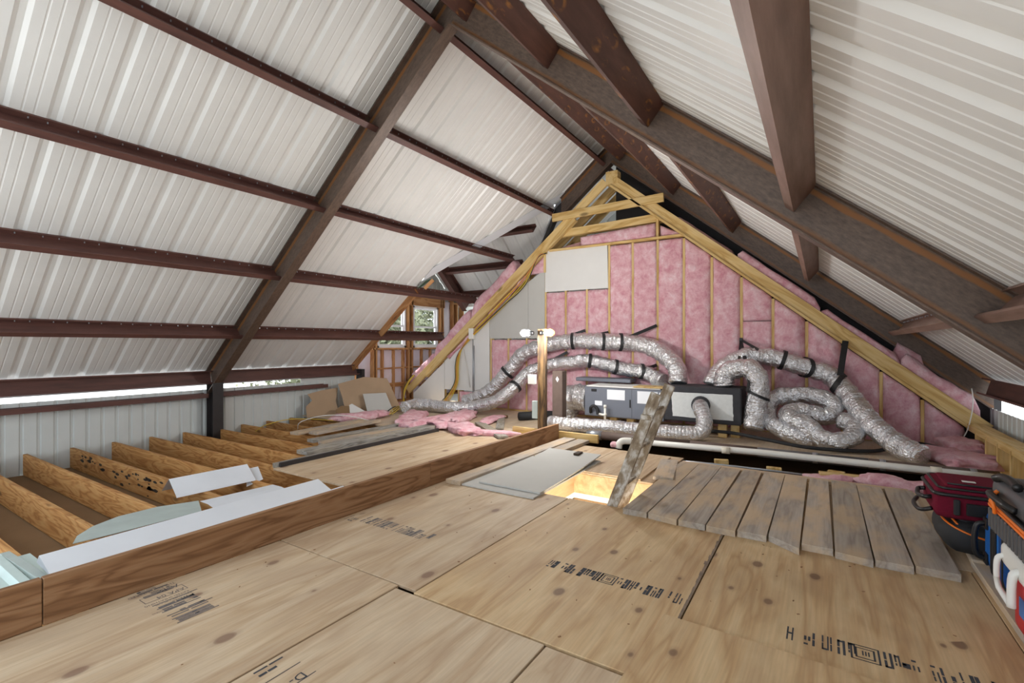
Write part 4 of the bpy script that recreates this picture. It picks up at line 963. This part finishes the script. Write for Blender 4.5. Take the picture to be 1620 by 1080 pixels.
tag(MB().tube([(XW - .03, 6.2, 1.18), (XW - .04, 6.1, .8), (XW - .04, 6.02, .4)], .01, 6).build('electric_cable', 'cable_white', None, True), 'slack white cable crossing the drywall left of the electrical box', 'cable')

# ------------------------------------------------------------------ loose planks and boards on the left deck
def lplank(x0, y0, x1, y1, z, wdt, th, mat, label): return tag(board('loose_plank', (x0, y0, z), (x1, y1, z), wdt, th, mat), label, 'plank', 'loose planks on the left deck')
lplank(2.86, 4.72, 5.3, 4.70, .0, .1, .05, 'grey_plank', 'nearest loose plank on the left deck, beside the black rubber edge')
tag(MB().bbox(2.86, 5.28, 4.632, 4.66, .022, .068, .004).build('edge_strip', 'dark_steel'), 'black strip along the edge of the left deck plywood', 'strip')
lplank(3.3, 4.93, 5.45, 4.9, .03, .2, .045, 'grey_plank', 'pale whitish loose plank jutting out over the joists')
lplank(3.7, 5.13, 5.5, 5.06, .0, .16, .04, 'grey_plank', 'loose grey plank just behind the whitish one'); lplank(3.85, 5.33, 5.55, 5.25, .0, .17, .04, 'weathered', 'darker loose plank third back on the left deck'); lplank(3.8, 5.5, 5.6, 5.42, .02, .14, .04, 'grey_plank', 'loose plank fourth back on the left deck')
lplank(4.15, 5.95, 5.4, 6.05, .02, .16, .04, 'weathered', 'nearer of two short dark planks across the far joists'); lplank(4.0, 6.15, 5.3, 6.3, .02, .16, .04, 'weathered', 'farther of two short dark planks across the far joists')
lplank(4.3, 3.15, 5.9, 3.1, .022, .12, .035, 'weathered', 'dark plank lying behind the brown divider timber near the post')
lplank(5.4, 3.6, 6.2, 4.6, .01, .14, .03, 'grey_plank', 'grey plank lying askew on the dusty floor left of the post'); lplank(5.9, 4.0, 7.0, 4.7, .015, .12, .03, 'grey_plank', 'farther grey plank askew on the dusty floor')
lplank(6.7, 4.75, 7.0, 4.6, .01, .1, .04, 'post_wood', 'short dark offcut on the floor under the rising ducts')

# sheet-metal trim pieces lying across the joists
def trim_piece(name, prof, p0, p1, mat, label, up=(0, 0, 1), grp='white trim pieces on the joists'):
    """folded sheet: open profile of (y,z) points swept along"""
    t = .0015; n = len(prof); out = prof + [(y + t, z - t) for y, z in prof[::-1]]
    return tag(extrude(name, out, p0, p1, up, mat), label, 'metal trim', grp)
trim_piece('metal_trim', [(-.12, .0), (-.11, .012), (.08, .085), (.12, .04)], (.83, 3.53, .03), (2.60, 3.57, .03), 'flashing_white', 'longest white folded metal trim lying along the divider timber')
trim_piece('metal_trim', [(-.06, .0), (.0, .05), (.07, .05), (.08, .03)], (1.2, 3.74, -.012), (2.35, 3.8, -.012), 'flashing_white', 'white metal trim just behind the longest piece')
trim_piece('metal_trim', [(-.07, .03), (.0, .045), (.07, .0)], (1.45, 3.36, .03), (2.66, 3.40, .035), 'flashing_white', 'white metal trim lying closest against the divider timber')
trim_piece('metal_trim', [(-.14, .002), (-.02, .012), (.14, .004)], (1.93, 4.13, -.01), (2.52, 4.08, -.01), 'flashing_white', 'flat white metal strip continuing the grey curved piece')
trim_piece('metal_trim', [(-.17, .0), (-.15, .02), (.0, .13), (.16, .0)], (1.9, 4.72, -.014), (2.55, 4.68, -.014), 'flashing_white', 'short roof-shaped white metal trim across the joists')
M = Matrix.Translation((2.5, 4.6, -.014)) @ Matrix.Rotation(-.5, 4, 'Z')
tag(MB().prism([(0, -.1), (.14, -.02), (.1, .18), (.0, .16)], .002, M @ Matrix.Rotation(.45, 4, 'X')).build('metal_trim', 'flashing_white'), 'bent white metal end piece behind the roof-shaped trim', 'metal trim', 'white trim pieces on the joists')
pts = [(1.09, 4.06), (1.15, 4.2), (1.27, 4.33), (1.45, 4.42), (1.7, 4.42), (1.95, 4.31), (1.84, 4.02), (1.6, 4.03), (1.3, 4.04)]
tag(MB().prism(pts, .003, Matrix.Translation((0, 0, -.0135))).build('curved_offcut', 'flashing_green'), 'grey-green curved sheet offcut lying over the joists', 'metal offcut')
M = Matrix.Translation((1.45, 3.28, .12)) @ Matrix.Rotation(.5, 4, 'Z')
for yy, lb in ((3.95, 'ribbed pale green metal panel lying in the lower left corner'), ):
    prof = [(-.3, 0), (-.2, 0), (-.18, .03), (-.14, .03), (-.12, 0), (.0, 0), (.02, .03), (.06, .03), (.08, 0), (.16, 0)]
    out = prof + [(a, b - .002) for a, b in prof[::-1]]
    tag(extrude('ribbed_panel', out, (.60, 3.05, -.012), (.60, 4.1, -.012), (0, 0, 1), 'flashing_teal'), lb, 'metal panel')
trim_piece('metal_trim', [(-.03, 0), (-.02, .03), (.02, .03), (.03, 0)], (.85, 3.05, -.012), (.80, 4.15, -.012), 'flashing_green', 'narrow grey-green channel beside the ribbed panel', grp='green trim')

# ------------------------------------------------------------------ cardboard and drywall offcuts leaning in the far corner
def leaner(poly, origin, ux, uz, th, mat, label, name, cat, grp=None):
    o = V(origin); ex = V(ux).normalized(); ez = V(uz); ez = (ez - ez.dot(ex) * ex).normalized(); n = ex.cross(ez)
    M = Matrix(((ex.x, ez.x, n.x, o.x), (ex.y, ez.y, n.y, o.y), (ex.z, ez.z, n.z, o.z), (0, 0, 0, 1)))
    return tag(MB().prism(poly, th, M).build(name, mat), label, cat, grp)
leaner([(0, 0), (1.02, 0), (.78, .66), (.35, .7), (-.12, .58), (-.05, .3)], (5.78, 7.3, .0), (.85, -.52, 0), (.1, .35, .9), .013, 'brown_paper', 'large brown-faced drywall offcut leaning in the far left corner', 'leaning_offcut', 'drywall', 'leaning offcuts')
leaner([(0, 0), (.6, 0), (.55, .25), (.62, .5), (.3, .47), (.05, .42), (.12, .3), (.0, .2)], (5.2, 7.62, -.02), (.95, -.2, 0), (0, .25, .97), .013, 'brown_paper', 'smaller torn brown drywall offcut behind the large one', 'leaning_offcut', 'drywall', 'leaning offcuts')
leaner([(0, 0), (.47, 0), (.36, .37), (-.06, .37)], (6.0, 6.98, .02), (.86, -.5, 0), (.1, .42, .9), .013, 'drywall_grey', 'small grey drywall square leaning on the large brown offcut', 'leaning_offcut', 'drywall', 'leaning offcuts')
leaner([(0, 0), (.35, 0), (.05, .22), (0, .2)], (5.72, 7.12, .0), (.85, -.5, 0), (.1, .5, .85), .013, 'drywall_white', 'small white torn drywall corner at the foot of the brown offcut', 'leaning_offcut', 'drywall', 'leaning offcuts')
leaner([(0, 0), (.3, .02), (.25, .2), (.1, .22), (0, .15)], (5.5, 7.2, -.02), (.9, -.4, 0), (.1, .5, .85), .01, 'kraft_backing', 'crumpled brown scrap at the foot of the torn offcut', 'leaning_offcut', 'drywall', 'leaning offcuts')

# ------------------------------------------------------------------ loose pink insulation on the floor
def lump(cx_, cy_, z0, lx, ly, lz, rot, seed, label, grp='pink insulation lying on the floor', mat='pink_fibre'):
    nu, nv = 48, 20; vs = []
    for i in range(nu):
        for j in range(nv + 1):
            a = 2 * math.pi * i / nu; b = math.pi * j / nv - math.pi / 2
            ca, sa, cb, sb = math.cos(a), math.sin(a), math.cos(b), math.sin(b)
            p = V((math.copysign(abs(ca) ** .55, ca) * cb ** .4 if cb > 1e-6 else 0, math.copysign(abs(sa) ** .55, sa) * cb ** .4 if cb > 1e-6 else 0, math.copysign(abs(sb) ** .8, sb)))
            q = V((p.x * lx, p.y * ly, p.z * lz))
            k = 1 + .3 * noise.noise(q * 6 + V((seed, 0, 0))) + .2 * noise.noise(q * 16 + V((0, seed, 0)))
            vs.append((q.x * k, q.y * k, max(-lz, q.z * k + lz * .35 * noise.noise(V((q.x * 4, q.y * 4, seed))))))
    fs = [(i * (nv + 1) + j, ((i + 1) % nu) * (nv + 1) + j, ((i + 1) % nu) * (nv + 1) + j + 1, i * (nv + 1) + j + 1) for i in range(nu) for j in range(nv)]
    M = Matrix.Translation((cx_, cy_, z0 + lz)) @ Matrix.Rotation(rot, 4, 'Z')
    return tag(MB().add(vs, fs).build('insulation_piece', mat, None, True, M), label, 'insulation', grp)
lump(6.15, 5.05, 0, .75, .2, .065, .35, 1, 'long pink insulation length in front of the duct foot')
lump(5.75, 5.2, 0, .55, .16, .06, -.1, 2, 'pink insulation clump nearest the loose planks'); lump(5.9, 5.75, 0, .5, .2, .06, .6, 3, 'pink insulation clump behind the loose planks, in the middle')
lump(5.5, 6.6, 0, .5, .13, .06, -.4, 4, 'pink insulation strip at the foot of the leaning offcuts'); lump(6.6, 4.6, .01, .4, .12, .03, .2, 6, 'thin pink insulation scrap right of the duct foot')
lump(5.5, 4.35, .0, .38, .2, .05, .9, 7, 'pink insulation heap at the corner of the left deck'); lump(5.55, 3.85, .0, .35, .08, .035, 2.0, 8, 'narrow pink insulation strip between deck and divider timber')
lump(6.9, 6.9, 0, .3, .25, .06, .2, 9, 'pink insulation clump in the corner below the dormer')
lump(5.55, -.1, -.1, .1, .25, .06, .1, 10, 'pink insulation scrap in the gap under the pale offcut board'); lump(5.52, -.55, -.06, .12, .3, .065, -.1, 11, 'larger pink insulation scrap in the gap near the maroon suitcase')
lump(6.9, -1.2, .012, .4, .28, .06, .3, 12, 'pink insulation batt on the floor beside the knee wall'); lump(5.72, 2.15, .0, .06, .05, .03, 0, 13, 'tiny pink tuft beside the white pipe elbow')
lump(7.4, -1.35, .012, .3, .18, .09, .1, 15, 'pink insulation bulge at the bottom right corner of the partition')

# ------------------------------------------------------------------ luggage on the right
gp = tag(board('grey_board', (1.2, -.83, .001), (3.76, -.83, .001), .22, .034, 'weathered'), 'grey board under the luggage along the right edge of the plywood', 'board')
tag(board('bearer_block', (3.72, -.78, .0), (4.3, -.82, .0), .12, .05, 'weathered'), 'grey timber bearer under the black duffel bag', 'board')
def rbox(x0, x1, y0, y1, z0, z1, r, name, mat, parent, M=None, seg=5, puff=0, seed=0):
    """rounded box with optional soft bulge"""
    n = 10; vs = []; fs = []; c = V(((x0 + x1) / 2, (y0 + y1) / 2, (z0 + z1) / 2)); h = V(((x1 - x0) / 2, (y1 - y0) / 2, (z1 - z0) / 2))
    def addface(ax, sg):
        b = len(vs); u, v = [(1, 2), (2, 0), (0, 1)][ax]
        for i in range(n + 1):
            for j in range(n + 1):
                p = [0, 0, 0]; p[ax] = sg
                # cluster samples near the edges so the rounding is smooth
                p[u] = math.sin((i / n - .5) * math.pi); p[v] = math.sin((j / n - .5) * math.pi)
                q = V((p[0] * h.x, p[1] * h.y, p[2] * h.z)); inner = V([max(-(h[k] - r), min(h[k] - r, q[k])) for k in range(3)])
                d = q - inner
                q2 = inner + d.normalized() * r if d.length > 1e-7 else q
                if puff:
                    e = (1 - p[u] ** 2) * (1 - p[v] ** 2); dd = V((0, 0, 0)); dd[ax] = sg * e * puff * (1 + .8 * noise.noise(q * 9 + V((seed, 0, 0)))); q2 = q2 + dd
                    q2 = q2 + V((1, 1, 1)) * puff * .35 * noise.noise(q * 12 + V((0, seed, 0)))
                vs.append(c + q2)
        for i in range(n):
            for j in range(n):
                f = (b + i * (n + 1) + j, b + (i + 1) * (n + 1) + j, b + (i + 1) * (n + 1) + j + 1, b + i * (n + 1) + j + 1); fs.append(f if sg > 0 else f[::-1])
    for ax in range(3):
        for sg in (1, -1): addface(ax, sg)
    if M: vs = [M @ p for p in vs]
    return MB().add(vs, fs).build(name, mat, parent, True)
def ringstrip(x0, x1, y0, y1, z, r, th, name, mat, parent, rad=.006):
    pts = []
    for (cx_, cy_, a0) in ((x1 - r, y1 - r, 0), (x0 + r, y1 - r, 90), (x0 + r, y0 + r, 180), (x1 - r, y0 + r, 270)):
        for k in range(6): a = math.radians(a0 + 18 * k); pts.append((cx_ + r * math.cos(a), cy_ + r * math.sin(a), z))
    pts.append(pts[0]); m = MB(); m.tube(pts, th, 8, False); return m.build(name, mat, parent, True)
# black duffel with orange piping
dfl = thing('duffel_bag', (3.95, -.85, .05), 'black duffel bag with orange piping under the maroon suitcase', 'bag')
rbox(3.74, 4.2, -1.15, -.61, .052, .245, .08, 'body', 'rubber_black', dfl, puff=.014, seed=3); rbox(3.78, 4.16, -1.1, -.66, .15, .262, .05, 'top_panel', 'grey_cloth', dfl, puff=.02, seed=8)
for dz, sc_ in ((0, 0), (.012, .035)):
    m = MB(); m.tube(spline([(3.95, -.605 - sc_, .245 + dz), (3.80, -.62 - sc_, .225 + dz), (3.735 + sc_, -.70, .19 + dz), (3.728 + sc_, -.85, .155 + dz), (3.728 + sc_, -1.0, .13 + dz)], 8), .006, 6); m.build('piping', 'orange_trim', dfl, True)
m = MB(); m.tube([(3.724, -.86, .16), (3.715, -.88, .12)], .005, 6); m.build('zip_pull', 'galvanised', dfl, True)
# maroon suitcase
ms = thing('suitcase', (3.95, -.85, .25), 'maroon soft-sided suitcase lying on the black duffel bag', 'suitcase', 'suitcases')
rbox(3.715, 4.12, -1.15, -.555, .258, .445, .045, 'shell', 'maroon_cloth', ms)
ringstrip(3.698, 4.122, -1.152, -.553, .405, .045, .011, 'zip_band', 'black_plastic', ms); ringstrip(3.72, 4.10, -1.13, -.575, .437, .04, .007, 'edge_piping', 'black_plastic', ms)
rbox(3.75, 4.07, -1.1, -.61, .42, .458, .015, 'lid_pocket', 'maroon_cloth', ms)
m = MB(); m.tube(spline([(3.76, -.62, .458), (3.74, -.72, .462), (3.75, -1.0, .46)], 6), .006, 6); m.build('pocket_zip', 'black_plastic', ms, True)
MB().bbox(3.69, 3.702, -.83, -.69, .30, .37, .004).build('name_plate', 'black_plastic', ms); MB().bbox(3.685, 3.70, -.665, -.635, .295, .385, .006).build('foot_stud', 'rubber_black', ms)
m = MB(); m.tube(spline([(3.80, -.553, .36), (3.80, -.52, .355), (3.90, -.505, .345), (4.0, -.52, .355), (4.0, -.553, .36)], 6), .013, 8); m.build('handle', 'black_plastic', ms, True)
m = MB(); m.tube(spline([(3.76, -.55, .30), (3.80, -.50, .275), (3.95, -.49, .275), (4.05, -.52, .285)], 6), .012, 8); m.build('strap_loop', 'black_plastic', ms, True)
MB().bbox(3.84, 3.87, -.76, -.70, .458, .462, .001).build('brand_tag', 'cooler_white', ms)
# blue suitcase
bs_ = thing('suitcase', (3.45, -1.0, .04), 'bright blue suitcase lying on its side with black zip bands', 'suitcase', 'suitcases')
rbox(3.22, 3.70, -1.4, -.755, .037, .375, .07, 'shell', 'blue_cloth', bs_)
def yring(x, name, mat, th):                                 # band round the suitcase in the YZ plane
    pts = []
    for (cy_, cz_, a0) in ((-.825, .305, 0), (-1.33, .305, 90), (-1.33, .107, 180), (-.825, .107, 270)):
        for k in range(6): a = math.radians(a0 + 18 * k); pts.append((x, cy_ + .073 * math.cos(a), cz_ + .073 * math.sin(a)))
    pts.append(pts[0]); m = MB(); m.tube(pts, th, 8, False); m.build(name, mat, bs_, True)
yring(3.47, 'zip_band', 'black_plastic', .013); yring(3.435, 'zip_band', 'black_plastic', .011); yring(3.30, 'zip_band', 'black_plastic', .009)
rbox(3.235, 3.42, -1.38, -.748, .05, .36, .06, 'front_pocket', 'blue_dark', bs_)
m = MB(); m.tube(spline([(3.60, -.75, .30), (3.60, -.715, .285), (3.60, -.705, .20), (3.60, -.715, .125), (3.60, -.75, .11)], 6), .014, 8); m.build('handle', 'black_plastic', bs_, True)
for z in (.30, .11): MB().bbox(3.57, 3.63, -.757, -.744, z - .03, z + .03, .004).build('handle_mount', 'black_plastic', bs_)
# cooler
ck = thing('cooler', (2.68, -.9, .035), 'red cooler with white lid and white handle at the right edge', 'cooler')
rbox(2.45, 2.99, -1.1, -.71, .037, .30, .03, 'body', 'cooler_red', ck); rbox(2.435, 3.01, -1.115, -.67, .295, .398, .03, 'lid', 'cooler_white', ck)
m = MB(); m.tube(spline([(2.95, -.69, .345), (2.955, -.655, .33), (2.95, -.65, .24)], 5), .011, 10).tube([(2.952, -.65, .245), (2.91, -.648, .215), (2.76, -.648, .205)], .011, 10).tube(spline([(2.76, -.69, .345), (2.755, -.655, .33), (2.755, -.65, .20)], 5), .015, 10); m.build('handle', 'cooler_white', ck, True)
MB().box(2.5, 2.9, -.713, -.708, .12, .2).build('product_label', 'label_blue', ck); MB().box(2.5, 2.8, -.7135, -.707, .125, .195).build('product_label', 'paper_white', ck)
# hard-shell suitcase
hsc = thing('suitcase', (2.8, -.95, .40), 'dark grey hard-shell suitcase with orange zip on top of the pile', 'suitcase', 'suitcases')
rbox(2.5, 3.12, -1.1, -.655, .402, .545, .05, 'lower_shell', 'shell_grey', hsc); rbox(2.505, 3.115, -1.095, -.66, .55, .668, .05, 'upper_shell', 'shell_grey', hsc)
ringstrip(2.5, 3.12, -1.1, -.655, .548, .06, .008, 'zip', 'orange_trim', hsc); ringstrip(2.497, 3.123, -1.103, -.652, .533, .06, .006, 'zip', 'orange_trim', hsc); ringstrip(2.497, 3.123, -1.103, -.652, .565, .06, .007, 'zip_tape', 'black_plastic', hsc)
for k in range(9): MB().bbox(2.56, 3.0, -.72 - k * .042 - .026, -.72 - k * .042, .66, .677, .006).build('shell_rib', 'shell_grey', hsc)
for k in range(12): MB().bbox(2.56 + k * .045, 2.585 + k * .045, -.66, -.649, .43, .52, .004).build('shell_rib', 'shell_grey', hsc)
m = MB(); m.tube(spline([(2.98, -.655, .60), (2.94, -.625, .615), (2.85, -.62, .618), (2.76, -.63, .612), (2.72, -.655, .60)], 6), .014, 8); m.build('handle', 'black_plastic', hsc, True)
m = MB(); m.tube(spline([(3.02, -.66, .665), (2.98, -.68, .68), (2.88, -.685, .682), (2.80, -.68, .678)], 6), .018, 8); m.build('top_grip', 'black_plastic', hsc, True)
m = MB(); m.tube(spline([(2.93, -.65, .63), (2.93, -.63, .60), (2.92, -.635, .56), (2.93, -.64, .53)], 5), .008, 6); m.build('ribbon', 'orange_trim', hsc, True)

# ------------------------------------------------------------------ outside: ground and trees seen through the dormer windows
gr = MB(); gr.box(-60, 90, -60, 90, -3.2, -3.0); struct(gr.build('ground', 'pale_ground'))
def tree(x, y, hgt, seed, label):
    rnd = random.Random(seed); t = thing('tree', (x, y, -3), label, 'tree', 'trees outside the dormer windows')
    MB().tube([(x, y, -3), (x + .1, y, -1), (x, y + .1, hgt * .3)], [.2, .15, .08], 8).build('trunk', 'bark', t, True)
    m = MB()
    for i in range(7500):
        d = V((rnd.gauss(0, 1), rnd.gauss(0, 1), rnd.gauss(0, 1))).normalized() * rnd.random() ** .4
        p = V((x + d.x * hgt * .55, y + d.y * hgt * .55, hgt * .25 + d.z * hgt * .62)); s = rnd.uniform(.1, .2)
        a = V((rnd.gauss(0, 1), rnd.gauss(0, 1), rnd.gauss(0, 1))).normalized(); b = a.orthogonal().normalized()
        m.add([p - a * s, p + b * s * .5, p + a * s, p - b * s * .5], [(0, 1, 2, 3)])
    stuff(m.build('foliage', 'leaf', t))
tree(11.5, 14, 4.6, 1, 'pale green tree outside the left dormer window'); tree(17.0, 16, 5.2, 2, 'pale green tree outside the right dormer window'); tree(17.0, 24, 9.0, 3, 'farther taller tree between the two others outside')
